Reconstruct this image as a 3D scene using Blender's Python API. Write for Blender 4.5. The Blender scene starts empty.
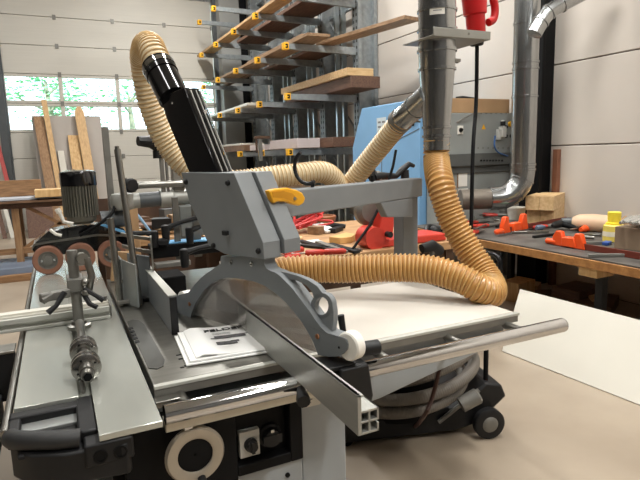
import bpy, bmesh, math, random
from mathutils import Vector, Matrix
SC = bpy.context.scene
COL = SC.collection
R = math.radians
V = Vector
random.seed(7)

# ------------------------------------------------------------------ camera
EYE = V((0, 0, 1.55)); YAW, PITCH, ROLL, FPX = R(-25.548), R(-9.011), R(-1.697), 544.7
FW = V((-math.sin(YAW)*math.cos(PITCH), math.cos(YAW)*math.cos(PITCH), math.sin(PITCH)))
_r = V((math.cos(YAW), math.sin(YAW), 0)); _u = _r.cross(FW)
RT = _r*math.cos(ROLL)+_u*math.sin(ROLL); UP = -_r*math.sin(ROLL)+_u*math.cos(ROLL)
cd = bpy.data.cameras.new('camera'); cam = bpy.data.objects.new('camera', cd); COL.objects.link(cam)
cd.sensor_width = 36; cd.lens = FPX/640*36; cd.clip_start = 0.05; cd.clip_end = 200
M = Matrix((RT, UP, -FW)).transposed().to_4x4(); M.translation = EYE
cam.matrix_world = M
SC.camera = cam

# ------------------------------------------------------------------ world, sun, lamps, exposure
SC.view_settings.view_transform = 'Standard'; SC.view_settings.look = 'None'
SC.view_settings.gamma = 1; SC.view_settings.use_curve_mapping = False
SC.view_settings.exposure = 0.0
w = bpy.data.worlds.new('sky'); SC.world = w; w.use_nodes = True
w.node_tree.nodes['Background'].inputs[0].default_value = (0.70, 0.88, 1.0, 1)
w.node_tree.nodes['Background'].inputs[1].default_value = 4.5
sl = bpy.data.lights.new('sun', 'SUN'); sl.energy = 7.0; sl.angle = R(2); sl.color = (1, .96, .88)
so = bpy.data.objects.new('sun', sl); COL.objects.link(so); so.rotation_euler = (R(42), 0, R(-25))
def lamp(x, y, z, sx, sy, power, col=(1, .985, .95)):
    l = bpy.data.lights.new('hall_lamp', 'AREA'); l.shape = 'RECTANGLE'; l.size = sx; l.size_y = sy
    l.energy = power; l.color = col
    o = bpy.data.objects.new('hall_lamp', l); COL.objects.link(o); o.location = (x, y, z)
for ly in (-2.5, 1.8, 6.0, 10.5):
    for lx, lw in ((-6.5, 18), (-1.6, 75), (2.4, 260)):
        lamp(lx, ly, 6.2, .35, 2.4, lw)

# ------------------------------------------------------------------ pixel rays -> real points (same camera)
def ray(x, y): return FW + RT*((x-320)/FPX) - UP*((y-240)/FPX)
def aZ(x, y, z): d = ray(x, y); return EYE + d*((z-EYE.z)/d.z)
def aX(x, y, X): d = ray(x, y); return EYE + d*((X-EYE.x)/d.x)
def aY(x, y, Y): d = ray(x, y); return EYE + d*((Y-EYE.y)/d.y)
def aD(x, y, t): return EYE + ray(x, y)*t
def aP(x, y, p0, n):
    d = ray(x, y); return EYE + d*((p0-EYE).dot(n)/d.dot(n))

# ------------------------------------------------------------------ materials
def lin(c): return tuple((v/255/12.92 if v <= 10 else ((v/255+.055)/1.055)**2.4) for v in c)
MC = {}
def mat(name, rgb, rough=.5, metal=0., var=0., scale=6., rgb2=None, bump=0., coat=0., stretch=None, detail=4, spec=None):
    if name in MC: return MC[name]
    m = bpy.data.materials.new(name); m.use_nodes = True; nt = m.node_tree
    b = nt.nodes['Principled BSDF']; c = lin(rgb)
    b.inputs['Base Color'].default_value = (*c, 1); b.inputs['Roughness'].default_value = rough
    b.inputs['Metallic'].default_value = metal; b.inputs['Coat Weight'].default_value = coat
    if spec is not None: b.inputs['Specular IOR Level'].default_value = spec
    tc = nt.nodes.new('ShaderNodeTexCoord'); mp = nt.nodes.new('ShaderNodeMapping')
    nt.links.new(tc.outputs['Object'], mp.inputs[0])
    if stretch: mp.inputs['Scale'].default_value = stretch
    nz = nt.nodes.new('ShaderNodeTexNoise'); nz.inputs['Scale'].default_value = scale; nz.inputs['Detail'].default_value = detail
    nt.links.new(mp.outputs[0], nz.inputs['Vector'])
    c2 = lin(rgb2) if rgb2 else tuple(v*(1-var) for v in c)
    c1 = c if rgb2 else tuple(min(1, v*(1+var*.6)) for v in c)
    cr = nt.nodes.new('ShaderNodeValToRGB'); cr.color_ramp.elements[0].position = .32; cr.color_ramp.elements[1].position = .68
    cr.color_ramp.elements[0].color = (*c2, 1); cr.color_ramp.elements[1].color = (*c1, 1)
    nt.links.new(nz.outputs['Fac'], cr.inputs[0]); nt.links.new(cr.outputs[0], b.inputs['Base Color'])
    if bump:
        bp = nt.nodes.new('ShaderNodeBump'); bp.inputs['Strength'].default_value = bump; bp.inputs['Distance'].default_value = .01
        nt.links.new(nz.outputs['Fac'], bp.inputs['Height']); nt.links.new(bp.outputs[0], b.inputs['Normal'])
    MC[name] = m; return m
def glassy(name, rgb, fac, dust=0):
    if name in MC: return MC[name]
    m = bpy.data.materials.new(name); m.use_nodes = True; nt = m.node_tree; nt.nodes.clear()
    o = nt.nodes.new('ShaderNodeOutputMaterial'); mx = nt.nodes.new('ShaderNodeMixShader')
    t = nt.nodes.new('ShaderNodeBsdfTransparent'); t.inputs[0].default_value = (*rgb, 1)
    g = nt.nodes.new('ShaderNodeBsdfGlossy'); g.inputs['Roughness'].default_value = .06
    lw = nt.nodes.new('ShaderNodeLayerWeight'); lw.inputs[0].default_value = .25
    mt = nt.nodes.new('ShaderNodeMath'); mt.operation = 'MULTIPLY_ADD'; mt.inputs[1].default_value = .5; mt.inputs[2].default_value = fac
    nt.links.new(lw.outputs['Fresnel'], mt.inputs[0]); nt.links.new(mt.outputs[0], mx.inputs[0])
    nt.links.new(t.outputs[0], mx.inputs[1]); nt.links.new(g.outputs[0], mx.inputs[2]); last = mx
    if dust:
        m2 = nt.nodes.new('ShaderNodeMixShader'); m2.inputs[0].default_value = dust; df = nt.nodes.new('ShaderNodeBsdfTranslucent'); df.inputs[0].default_value = (.85, .82, .8, 1)
        d2 = nt.nodes.new('ShaderNodeBsdfDiffuse'); d2.inputs[0].default_value = (.85, .82, .8, 1); m3 = nt.nodes.new('ShaderNodeMixShader')
        nt.links.new(df.outputs[0], m3.inputs[1]); nt.links.new(d2.outputs[0], m3.inputs[2])
        nt.links.new(mx.outputs[0], m2.inputs[1]); nt.links.new(m3.outputs[0], m2.inputs[2]); last = m2
    nt.links.new(last.outputs[0], o.inputs[0])
    MC[name] = m; return m
def emit(name, rgb, s):
    m = mat(name, (250, 250, 250)); b = m.node_tree.nodes['Principled BSDF']
    b.inputs['Emission Color'].default_value = (*rgb, 1); b.inputs['Emission Strength'].default_value = s; return m
GREY = mat('grey_paint', (124, 128, 130), .38, 0, .05, 9)
GREYL = mat('light_grey_paint', (158, 163, 165), .4, 0, .05, 9)
GREYD = mat('dark_grey_paint', (84, 88, 90), .4, 0, .06, 9)
BLACK = mat('black_paint', (13, 13, 14), .6, 0, .2, 12, spec=.18)
BLKP = mat('black_plastic', (25, 25, 26), .5, 0, .2, 20, spec=.35)
BLKG = mat('black_gloss', (14, 14, 16), .14, 0, .1, 8, coat=.5)
CHROME = mat('chrome', (205, 205, 205), .07, 1., .04, 3)
STEEL = mat('bare_steel', (150, 148, 142), .36, 1., .12, 14)
STEELD = mat('dull_steel', (126, 124, 118), .5, .45, .15, 12)
IRON = mat('planed_cast_iron', (136, 134, 127), .33, .75, .14, 7, stretch=(1, 6, 1))
ALU = mat('anodised_aluminium', (190, 190, 182), .5, .3, .04, 9)
SLIDE = mat('slider_aluminium', (186, 188, 180), .24, .55, .04, 5, stretch=(3, .6, 1))
GALV = mat('galvanised_duct', (176, 178, 178), .24, 1., .10, 16, stretch=(4, 4, .4))
GALVR = mat('galvanised_rack', (150, 156, 158), .42, .45, .16, 14)
WHITE_T = mat('dusty_white_table', (206, 200, 190), .5, 0, .06, 3)
WHITE = mat('white_plastic', (236, 233, 224), .4, 0, .03, 9)
CREAM = mat('cream_hose', (230, 212, 176), .42, 0, .06, 12)
CREAMW = mat('cream_hose_wire', (200, 166, 116), .4, 0, .06, 12)
TAN = mat('tan_hose', (184, 134, 72), .32, 0, .10, 10)
TANW = mat('tan_hose_wire', (206, 166, 104), .3, 0, .1, 12)
YEL = mat('yellow_plastic', (232, 168, 26), .4, 0, .05, 9)
YELC = mat('yellow_cap', (238, 178, 30), .5, 0, .05, 9)
RED = mat('red_plastic', (192, 24, 26), .38, 0, .08, 9)
REDP = mat('red_paint', (196, 58, 44), .4, 0, .1, 9)
ORANGE = mat('orange_plastic', (238, 84, 28), .4, 0, .08, 9)
RUBBER = mat('brown_rubber', (138, 96, 76), .7, 0, .1, 20)
PINE = mat('pine_wood', (216, 182, 130), .6, 0, .1, 5, (188, 146, 92), .1, stretch=(6, 6, .8))
OAK = mat('oak_wood', (154, 124, 94), .6, 0, .1, 5, (120, 92, 66), .1, stretch=(8, 1, 8))
OAKV = mat('oak_upright', (168, 132, 94), .6, 0, .1, 5, (132, 98, 66), .1, stretch=(8, 8, .8))
OAKX = mat('oak_lengthwise', (160, 122, 84), .6, 0, .1, 5, (122, 88, 58), .1, stretch=(1, 8, 8))
WALN = mat('walnut_wood', (112, 82, 64), .6, 0, .1, 5, (84, 58, 46), .1, stretch=(8, 1, 8))
BEECH = mat('beech_wood', (222, 190, 142), .55, 0, .1, 5, (196, 158, 108), .05, stretch=(1, 6, 6))
BROWNB = mat('brown_board', (120, 90, 66), .7, 0, .1, 5, (96, 70, 50), .1)
DARKW = mat('dark_wood', (88, 64, 46), .7, 0, .1, 6, (62, 44, 32), .1)
CARD = mat('cardboard', (178, 144, 106), .8, 0, .06, 8)
GREYB = mat('grey_board', (172, 164, 156), .7, 0, .05, 3)
PANELW = mat('white_laminate', (206, 202, 190), .45, 0, .03, 2)
BLUE = mat('blue_machine_paint', (120, 166, 206), .45, 0, .05, 3)
BLUES = mat('blue_sheet', (112, 178, 226), .5, 0, .05, 6)
PAPER = mat('paper', (235, 235, 232), .6, 0, .03, 8)
INK = mat('ink', (26, 26, 28), .6, 0, .1, 8)
INKG = mat('grey_print', (120, 120, 120), .6, 0, .1, 8)
HOSEG = mat('grey_vacuum_hose', (112, 106, 98), .5, 0, .1, 16)
MACHG = mat('grey_machine_paint', (146, 150, 147), .5, 0, .08, 5)
ACRYL = glassy('clear_acrylic', (.95, .935, .92), .03, .055)
GLASS = glassy('window_glass', (.96, .98, .98), .03)
GREEN = mat('green_plastic', (36, 132, 74), .4, 0, .1, 9)
BROWNC = mat('brown_cable', (70, 42, 32), .5, 0, .1, 9)

# ------------------------------------------------------------------ mesh helper
class MB:
    def __init__(s): s.bm = bmesh.new()
    def box(s, c, size, rz=0, rot=None):
        m = rot.to_4x4() if rot is not None else Matrix.Rotation(rz, 4, 'Z')
        m = Matrix.Translation(V(c)) @ m @ Matrix.Diagonal((*size, 1))
        bmesh.ops.create_cube(s.bm, size=1, matrix=m); return s
    def ext(s, x0, x1, y0, y1, z0, z1):
        return s.box(((x0+x1)/2, (y0+y1)/2, (z0+z1)/2), (abs(x1-x0), abs(y1-y0), abs(z1-z0)))
    def prism(s, pts, d):
        d = V(d); a = [s.bm.verts.new(V(p)) for p in pts]; b = [s.bm.verts.new(V(p)+d) for p in pts]; n = len(a)
        s.bm.faces.new(a); s.bm.faces.new(b[::-1])
        for i in range(n): s.bm.faces.new((a[i], b[i], b[(i+1) % n], a[(i+1) % n]))
        return s
    def strip(s, A, B, d):
        """solid band between two polylines A and B (same count), thickness d"""
        d = V(d); n = len(A)
        a = [s.bm.verts.new(V(p)) for p in A]; b = [s.bm.verts.new(V(p)) for p in B]
        a2 = [s.bm.verts.new(V(p)+d) for p in A]; b2 = [s.bm.verts.new(V(p)+d) for p in B]
        f = s.bm.faces.new
        for i in range(n-1):
            f((a[i], a[i+1], b[i+1], b[i])); f((a2[i+1], a2[i], b2[i], b2[i+1]))
            f((a[i+1], a[i], a2[i], a2[i+1])); f((b[i], b[i+1], b2[i+1], b2[i]))
        f((a[0], b[0], b2[0], a2[0])); f((b[-1], a[-1], a2[-1], b2[-1])); return s
    def ring(s, c, ax, e, r, n):
        e2 = ax.cross(e); return [s.bm.verts.new(c+(e*math.cos(2*math.pi*i/n)+e2*math.sin(2*math.pi*i/n))*r) for i in range(n)]
    def lathe(s, p0, axis, prof, n=24, cap=True):
        """prof: list of (distance along axis, radius)"""
        ax = V(axis).normalized(); e = ax.orthogonal().normalized(); p0 = V(p0); prev = None; first = None
        for h, r in prof:
            rg = s.ring(p0+ax*h, ax, e, max(r, 1e-4), n)
            if prev:
                for i in range(n): s.bm.faces.new((prev[i], prev[(i+1) % n], rg[(i+1) % n], rg[i]))
            else: first = rg
            prev = rg
        if cap: s.bm.faces.new(first[::-1]); s.bm.faces.new(prev)
        return s
    def cyl(s, a, b, r, r2=None, n=20):
        a, b = V(a), V(b); return s.lathe(a, b-a, [(0, r), ((b-a).length, r if r2 is None else r2)], n)
    def tube(s, pts, r, n=12, rad=None, cap=True):
        pts = [V(p) for p in pts]; prev = None; e = None; first = None
        for i, p in enumerate(pts):
            t = (pts[min(i+1, len(pts)-1)]-pts[max(i-1, 0)]).normalized()
            e = t.orthogonal().normalized() if e is None else (e-t*e.dot(t)).normalized()
            rg = s.ring(p, t, e, rad[i] if rad else r, n)
            if prev:
                for k in range(n): s.bm.faces.new((prev[k], prev[(k+1) % n], rg[(k+1) % n], rg[k]))
            else: first = rg
            prev = rg
        if cap: s.bm.faces.new(first[::-1]); s.bm.faces.new(prev)
        return s
    def ball(s, c, r, sc=(1, 1, 1), n=14):
        bmesh.ops.create_uvsphere(s.bm, u_segments=n, v_segments=n//2+2, radius=r, matrix=Matrix.Translation(V(c)) @ Matrix.Diagonal((*sc, 1))); return s
    def build(s, name, m, parent=None, bevel=0, ang=38):
        bm = s.bm; bmesh.ops.recalc_face_normals(bm, faces=bm.faces)
        me = bpy.data.meshes.new(name); bm.to_mesh(me); bm.free()
        me.polygons.foreach_set('use_smooth', [True]*len(me.polygons)); me.set_sharp_from_angle(angle=R(ang))
        me.materials.append(m); o = bpy.data.objects.new(name, me); COL.objects.link(o)
        if bevel:
            bv = o.modifiers.new('bevel', 'BEVEL'); bv.width = bevel; bv.segments = 2; bv.limit_method = 'ANGLE'; bv.angle_limit = R(40)
        if parent is not None:
            o.parent = parent
            if parent.type == 'EMPTY': o.matrix_parent_inverse = Matrix.Translation(-parent.location)
        return o
def tag(o, label, cat, group=None):
    o['label'] = label; o['category'] = cat
    if group: o['group'] = group
    return o
def thing(name, loc, label, cat, group=None):
    o = bpy.data.objects.new(name, None); COL.objects.link(o); o.location = loc; o.empty_display_size = .1
    return tag(o, label, cat, group)
def struct(mb, name, m, bevel=0, parent=None):
    o = mb.build(name, m, parent, bevel)
    if parent is None: o['kind'] = 'structure'
    return o
def dup(root, loc, rz=0, label=None):
    r = root.copy(); COL.objects.link(r); r.location = loc; r.rotation_euler = (0, 0, rz)
    if label: r['label'] = label
    for ch in list(root.children):
        c = ch.copy(); COL.objects.link(c); c.parent = r
        for g in list(ch.children):
            d = g.copy(); COL.objects.link(d); d.parent = c
    return r
def spline(pts, step):
    pts = [V(p) for p in pts]; P = [pts[0]*2-pts[1]]+pts+[pts[-1]*2-pts[-2]]; dense = []
    for i in range(1, len(P)-2):
        p0, p1, p2, p3 = P[i-1:i+3]
        for k in range(40):
            t = k/40; dense.append(.5*((2*p1)+(p2-p0)*t+(2*p0-5*p1+4*p2-p3)*t*t+(3*p1-p0-3*p2+p3)*t**3))
    dense.append(pts[-1]); out = [dense[0]]; acc = 0
    for a, b in zip(dense, dense[1:]):
        L = (b-a).length; 
        if L < 1e-9: continue
        d = step-acc
        while d <= L: out.append(a+(b-a)*(d/L)); d += step
        acc = (acc+L) % step
    return out
def hose(name, pts, r, pitch, m, mw, label, cat='hose', parent=None, amp=.055, wire=True, n=22):
    path = spline(pts, pitch/6)
    rad = [r*(1-amp+amp*math.cos(2*math.pi*i/6)) for i in range(len(path))]
    o = MB().tube(path, r, n, rad).build(name, m, parent, ang=80)
    if parent is None: tag(o, label, cat)
    if wire:
        mb = MB(); e = None; hp = []
        for i, p in enumerate(path):
            t = (path[min(i+1, len(path)-1)]-path[max(i-1, 0)]).normalized()
            e = t.orthogonal().normalized() if e is None else (e-t*e.dot(t)).normalized()
            for j in range(3):
                q = p if i == len(path)-1 else p.lerp(path[i+1], j/3)
                a = 2*math.pi*(i+j/3)/6; hp.append(q+(e*math.cos(a)+t.cross(e)*math.sin(a))*r*.985)
        mb.tube(hp, pitch*.16, 5).build('wire_helix', mw, o, ang=80)
    return o
def text(s, size, mtx, m, name, parent, sx=1, ext=.0006):
    c = bpy.data.curves.new('t', 'FONT'); c.body = s; c.size = size; c.extrude = ext; c.align_x = 'CENTER'; c.align_y = 'CENTER'
    c.offset = size*.018
    o = bpy.data.objects.new('t', c); COL.objects.link(o); dg = bpy.context.evaluated_depsgraph_get()
    me = bpy.data.meshes.new_from_object(o.evaluated_get(dg)); bpy.data.objects.remove(o); bpy.data.curves.remove(c)
    me.transform(mtx @ Matrix.Diagonal((sx, 1, 1, 1))); me.materials.clear(); me.materials.append(m)
    k = bpy.data.objects.new(name, me); COL.objects.link(k); k.parent = parent
    if parent.type == 'EMPTY': k.matrix_parent_inverse = Matrix.Translation(-parent.location)
    return k
def circ(c, ax, e, r, n=24, a0=0, a1=360):
    ax = V(ax).normalized(); e = V(e).normalized(); e2 = ax.cross(e)
    return [V(c)+(e*math.cos(R(a0+(a1-a0)*i/n))+e2*math.sin(R(a0+(a1-a0)*i/n)))*r for i in range(n+1)]
# ================================================================== SETTING
XW, YB = 5.0, 14.0
FLOORM = mat('concrete_floor', (170, 156, 138), .42, 0, .1, 1.1, (146, 132, 115), .03, detail=8)
WALLM = mat('wall_panel', (206, 198, 188), .6, 0, .03, 2)
DOORM = mat('door_panel', (196, 192, 182), .55, 0, .03, 3, bump=.1, stretch=(.4, 1, 12))
GROOVE = mat('panel_groove', (96, 84, 74), .8)
CEILM = mat('ceiling_sheet', (188, 188, 184), .7, 0, .04, 2)
DIMW = mat('dimmed_far_wall', (92, 90, 88), .7, 0, .05, 2)  # unseen walls coloured dark to deepen reflections and darken the guard's left face
struct(MB().ext(-12, XW+.2, -6, YB+.2, -.2, 0), 'floor', FLOORM)
struct(MB().ext(-12, XW+.2, -6, YB+.2, 6.6, 6.8), 'ceiling', CEILM)
struct(MB().ext(-12.2, -12, -6, YB+.2, 0, 6.6), 'wall_left', DIMW)
struct(MB().ext(-12, XW+.2, -6.2, -6, 0, 6.6), 'wall_front', DIMW)
zs = [0, .70, 1.56, 2.425, 3.29, 4.15, 5.01, 5.87, 6.6]
mb = MB()
for a, b in zip(zs, zs[1:]): mb.ext(XW, XW+.2, -6, YB+.2, a+.006, b-.006)
wr = struct(mb, 'wall_right', WALLM, .006)
MB().ext(XW+.012, XW+.19, -6, YB+.2, 0, 6.6).build('panel_joint', GROOVE, wr)
struct(MB().ext(XW-.20, XW-.02, 4.40, 4.60, 0, 6.5).ext(XW-.24, XW-.20, 4.36, 4.64, 0, 6.5), 'trim_1', BLACK, .004)
struct(MB().ext(XW-.06, XW-.005, 4.28, 4.34, 0, 1.52), 'trim_2', mat('reddish_board', (132, 88, 66), .6, 0, .1, 6))
# back wall around the sectional door
DX0, DX1, DZ = -.84, 3.86, 5.35
CORR = mat('corrugated_sheet', (150, 152, 148), .5, .2, .05, 4)
mb = MB().ext(-12, DX0-.02, YB, YB+.2, 0, 6.6).ext(DX1+.02, XW+.2, YB, YB+.2, 0, 6.6)
struct(mb, 'wall_back', WALLM)
mb = MB()
n = 60
for i in range(n):
    x = DX0+(DX1-DX0)*i/n; mb.prism([(x, YB+.1, DZ), (x+.02, YB+.02, DZ), (x+.05, YB+.02, DZ), (x+.075, YB+.1, DZ)], (0, 0, 1.25))
mb.ext(DX0-.02, DX1+.02, YB+.1, YB+.2, DZ, 6.6)
struct(mb, 'trim_3', CORR)
struct(MB().ext(3.95, 4.45, 13.55, 13.98, 0, 6.5), 'trim_4', mat('grey_pier', (150, 150, 146), .6, 0, .04, 3))
struct(MB().ext(4.45, 4.62, 13.5, 13.98, 0, 6.5), 'trim_5', BLACK)
# door: sections of .61 m, two rows of panes
dr = MB(); zl = [0, .52, 1.06, 1.63, 2.205, 2.845, 3.485, 4.10, 4.72, 5.35]
win = {4, 5}; xs = [DX0, .30, 1.52, 2.70, DX1]
for i, (a, b) in enumerate(zip(zl, zl[1:])):
    if i in win:
        dr.ext(DX0, DX1, YB+.02, YB+.08, a+.004, a+.065).ext(DX0, DX1, YB+.02, YB+.08, b-.065, b-.004)
        for x in xs: dr.ext(max(DX0, x-.045), min(DX1, x+.045), YB+.02, YB+.08, a+.065, b-.065)
    else: dr.ext(DX0, DX1, YB+.02, YB+.08, a+.004, b-.004)
door = struct(dr, 'door_1', DOORM, .008)
mb = MB()
for z in zl[1:-1]: mb.ext(DX0, DX1, YB+.04, YB+.075, z-.006, z+.006)
mb.build('section_joint', GROOVE, door)
mb = MB()
for z in zl[1:-1]:
    for x in xs: mb.ext(max(DX0, x-.035), min(DX1, x+.035), YB+.0, YB+.02, z-.05, z+.05)
mb.build('hinge', STEELD, door)
k = 1
for i in sorted(win):
    for a, b in zip(xs, xs[1:]):
        g = MB().ext(a+.04, b-.04, YB+.045, YB+.055, zl[i]+.06, zl[i+1]-.06).build('window_%d' % k, GLASS); g['kind'] = 'structure'; k += 1
struct(MB().ext(DX0-.16, DX0, YB-.14, YB-.02, 0, 5.6).ext(DX0-.06, DX0+.03, YB-.06, YB-.01, 0, 5.6), 'trim_6', mat('door_track', (86, 90, 92), .5, .4, .1, 8), .004)
struct(MB().ext(DX1, DX1+.10, YB-.14, YB-.02, 0, 5.6), 'trim_7', mat('door_track', (86, 90, 92), .5, .4, .1, 8), .004)
# yard outside and its trees
struct(MB().ext(-30, 40, YB+.3, 60, -.3, -.02), 'ground', mat('yard_grass', (110, 130, 80), .9, 0, .2, 2))
LEAF = mat('leaves', (150, 206, 150), .6, 0, .2, 3, (110, 182, 140)); BARK = mat('bark', (150, 150, 130), .9, 0, .2, 9)
def tree(x, y, h, spread, seed, n, label, clumps):
    rnd = random.Random(seed); t = thing('tree', (x, y, 0), label, 'tree', 'trees outside the door')
    mb = MB().tube([(x, y, 0), (x+.1, y, h*.45), (x, y+.1, h*.9)], .2, 8, [.24, .17, .05])
    cl = []
    for i in range(clumps):
        a = rnd.uniform(0, 6.3); rr = spread*rnd.uniform(.25, 1); c = V((x+math.cos(a)*rr, y+math.sin(a)*rr*.6, rnd.uniform(h*.4, h)))
        cl.append(c); mb.tube([(x, y, c.z-.6 if c.z > 1.2 else .6), c], .05, 5, [.06, .02])
    mb.build('trunk', BARK, t)
    f = MB()
    for i in range(n):
        c = rnd.choice(cl); p = c+V((rnd.gauss(0, .38), rnd.gauss(0, .4), rnd.gauss(0, .28)))
        s = rnd.uniform(.05, .11); m = Matrix.Translation(p) @ Matrix.Rotation(rnd.uniform(0, 6.3), 4, 'Z') @ Matrix.Rotation(rnd.uniform(-1.2, 1.2), 4, 'X')
        q = [m @ V(v) for v in ((-s, 0, 0), (-s*.3, -s*.5, .02), (s*.7, -s*.4, 0), (s*1.2, 0, -.02), (s*.7, s*.4, 0), (-s*.3, s*.5, .02))]
        f.bm.faces.new([f.bm.verts.new(v) for v in q])
    o = f.build('foliage', LEAF, t); o['kind'] = 'stuff'
tree(.0, 22.5, 4.9, 1.5, 3, 1500, 'leafy green tree outside the left panes of the sectional door', 9)
tree(3.0, 24.0, 4.6, .9, 5, 500, 'leafy tree outside the middle panes behind the bent hose', 4)
tree(5.6, 24.5, 5.0, 1.3, 11, 900, 'leafy tree outside the right panes beside the storage rack', 6)

# ================================================================== COMBINATION SAW MACHINE
m0 = thing('panel_saw', (.5, 1.9, 0), 'grey combination panel saw and spindle moulder with sliding table and chrome fence rail', 'machine')
MB().ext(.24, .81, 1.60, 2.60, .0, .80).ext(.66, .83, 1.575, 2.5, 0, .80).build('cabinet', GREYL, m0, .006)
MB().ext(-.05, .30, 1.75, 3.9, 0, .66).build('base', BLACK, m0, .006)
# black control panel with a recess
mb = MB().ext(.10, .43, 1.545, 1.60, .25, .80).ext(.61, .655, 1.545, 1.60, .55, .80).ext(.43, .61, 1.545, 1.60, .755, .80).ext(.43, .61, 1.545, 1.60, .55, .585).ext(.43, .61, 1.585, 1.60, .58, .76)
cp = mb.build('control_panel', BLACK, m0, .004)
MB().ext(.43, .655, 1.56, 1.60, .42, .545).build('lower_panel', GREYL, m0, .004)
MB().lathe((.60, 1.56, .50), (0, -1, 0), [(0, .008), (.006, .008)], 12).build('screw', BLACK, m0)
sw = MB().ext(.445, .512, 1.565, 1.586, .597, .685).build('rotary_switch', mat('switch_plate', (206, 204, 196), .5, 0, .03, 9), m0, .002)
MB().lathe((.480, 1.566, .640), (0, -1, 0), [(0, .022), (.012, .022), (.014, .018), (.03, .017)], 20).ext(.475, .485, 1.53, 1.55, .622, .660).build('knob', BLKP, sw)
mb = MB().lathe((.551, 1.586, .645), (0, -1, 0), [(0, .040), (.012, .040), (.016, .032), (.036, .028), (.038, .02)], 24).ext(.520, .582, 1.545, 1.56, .630, .660)
sk = mb.build('main_switch', BLKP, m0)
MB().ext(.546, .557, 1.548, 1.551, .668, .676).build('mark', WHITE, sk)
# label plate on the body
lp = MB().ext(.672, .735, 1.572, 1.576, .712, .792).build('data_plate', mat('label_plate', (206, 202, 190), .5, 0, .03, 9), m0)
mb = MB()
for i in range(5): mb.ext(.678, .70+.005*(i % 3), 1.5705, 1.572, .725+i*.011, .728+i*.011)
mb.build('print', INKG, lp)
# handwheel
hc = V((.283, 1.47, .714)); hw = MB()
prof = [(0, .062), (0, .052), (-.018, .050), (-.022, .056), (-.022, .079), (-.012, .085), (0, .082), (.004, .075)]
a = V((0, 1, 0)); hw.lathe(hc, a, [(h, r) for h, r in prof], 40, cap=False)
hwo = hw.build('handwheel', mat('brushed_ring', (176, 166, 150), .38, .45, .05, 20), m0)
MB().lathe(hc, a, [(-.012, .052), (-.014, .03), (-.012, .004)], 32).lathe(hc, a, [(-.010, .05), (.08, .03)], 24).build('hub', BLACK, hwo)
MB().lathe(hc+V((.012, -.02, -.07)), (0.05, -1, -.5), [(0, .012), (.045, .011), (.05, .006)], 14).build('crank_handle', BLKP, hwo)
MB().ext(hc.x-.025, hc.x+.0, 1.455, 1.485, hc.z+.078, hc.z+.096).build('clip', CHROME, hwo, .002)
# tables
tb = MB().ext(.205, .90, 1.62, 3.25, .84, .88).build('cast_iron_table', IRON, m0, .003)
ins = [(.212, 1.755), (.236, 1.735), (.258, 1.75), (.272, 1.80), (.27, 2.25), (.258, 2.32), (.235, 2.345), (.212, 2.33)]
io = MB().prism([(x, y, .8805) for x, y in ins], (0, 0, .002)).build('insert_plate', mat('insert_plate', (74, 74, 70), .4, .4, .1, 14), m0)
mb = MB()
for i in range(5): mb.ext(.205, .222, 2.03+.045*i, 2.055+.045*i, .8815, .884)
mb.build('slot', BLACK, io)
mb = MB()
for x, y, l in ((.325, 1.79, .02), (.325, 1.83, .02), (.33, 1.72, .022), (.31, 1.71, .012)): MB().box((x, y, .8805), (l, .008, .002), .1).build('table_slot', BLACK, m0)
MB().ext(.905, 1.655, 1.625, 2.32, .855, .88).build('table_extension', WHITE_T, m0, .003)
MB().ext(.205, 1.665, 1.600, 1.622, .869, .879).build('table_edge_strip', ALU, m0, .001)
MB().ext(.205, 1.66, 1.604, 1.622, .842, .868).build('table_edge_rail', STEELD, m0, .001)
MB().ext(.90, 1.62, 1.64, 1.66, .79, .855).ext(.92, 1.63, 2.26, 2.30, .79, .855).ext(1.58, 1.62, 1.66, 2.27, .79, .855).build('extension_frame', GREY, m0, .003)
MB().prism([(.83, 1.622, .80), (.83, 1.622, .635), (1.0, 1.622, .65), (1.60, 1.622, .765), (1.60, 1.622, .80)], (0, .02, 0)).build('brace_panel', GREYL, m0, .003)
MB().ext(1.50, 1.57, 1.75, 1.80, .80, .856).ext(1.50, 1.57, 1.75, 2.2, .80, .82).build('extension_bracket', GREYD, m0)
# rail
MB().cyl((.205, 1.44, .862), (1.725, 1.44, .862), .0275, n=32).build('fence_rail', CHROME, m0)
MB().lathe((1.725, 1.44, .862), (1, 0, 0), [(0, .0275), (.004, .026), (.006, .018), (-.002, .016)], 32).build('rail_end_cap', BLKP, m0)
MB().ext(.205, .74, 1.44, 1.49, .808, .838).build('rail_beam', mat('warm_aluminium', (190, 184, 170), .35, .6, .05, 9, stretch=(.5, 6, 6)), m0, .003)
for x in (.28, .98, 1.30, 1.60):
    MB().cyl((x, 1.45, .86), (x, 1.625, .83), .007, n=12).cyl((x, 1.54, .835), (x, 1.61, .835), .016, n=14).build('rail_bolt', STEEL, m0)
MB().ext(.20, .29, 1.56, 1.60, .826, .848).build('rail_bracket', STEEL, m0, .003)
# sliding table
st = MB().ext(-.165, .001, 1.645, 4.15, .862, .88).ext(.036, .190, 1.372, 4.15, .862, .88).ext(.0, .037, 1.66, 4.15, .850, .862).build('sliding_table', SLIDE, m0, .002)
MB().ext(-.15, .14, 1.55, 4.1, .72, .850).build('slider_body', mat('slider_profile', (150, 152, 150), .4, .5, .05, 9), st, .004)
MB().ext(-.14, .06, 1.395, 1.56, .62, .74).ext(.02, .05, 1.39, 1.395, .60, .72).ext(-.07, -.04, 1.39, 1.395, .60, .72).build('slider_rail', mat('slider_profile', (150, 152, 150), .4, .5, .05, 9), st, .003)
MB().cyl((-.182, 1.55, .855), (-.182, 4.1, .855), .011, n=12).build('edge_tube', STEEL, st)
MB().lathe((.014, 1.70, .867), (0, 1, 0), [(0, .006), (.5, .006)], 8).build('slot_rod', STEELD, st)
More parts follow.
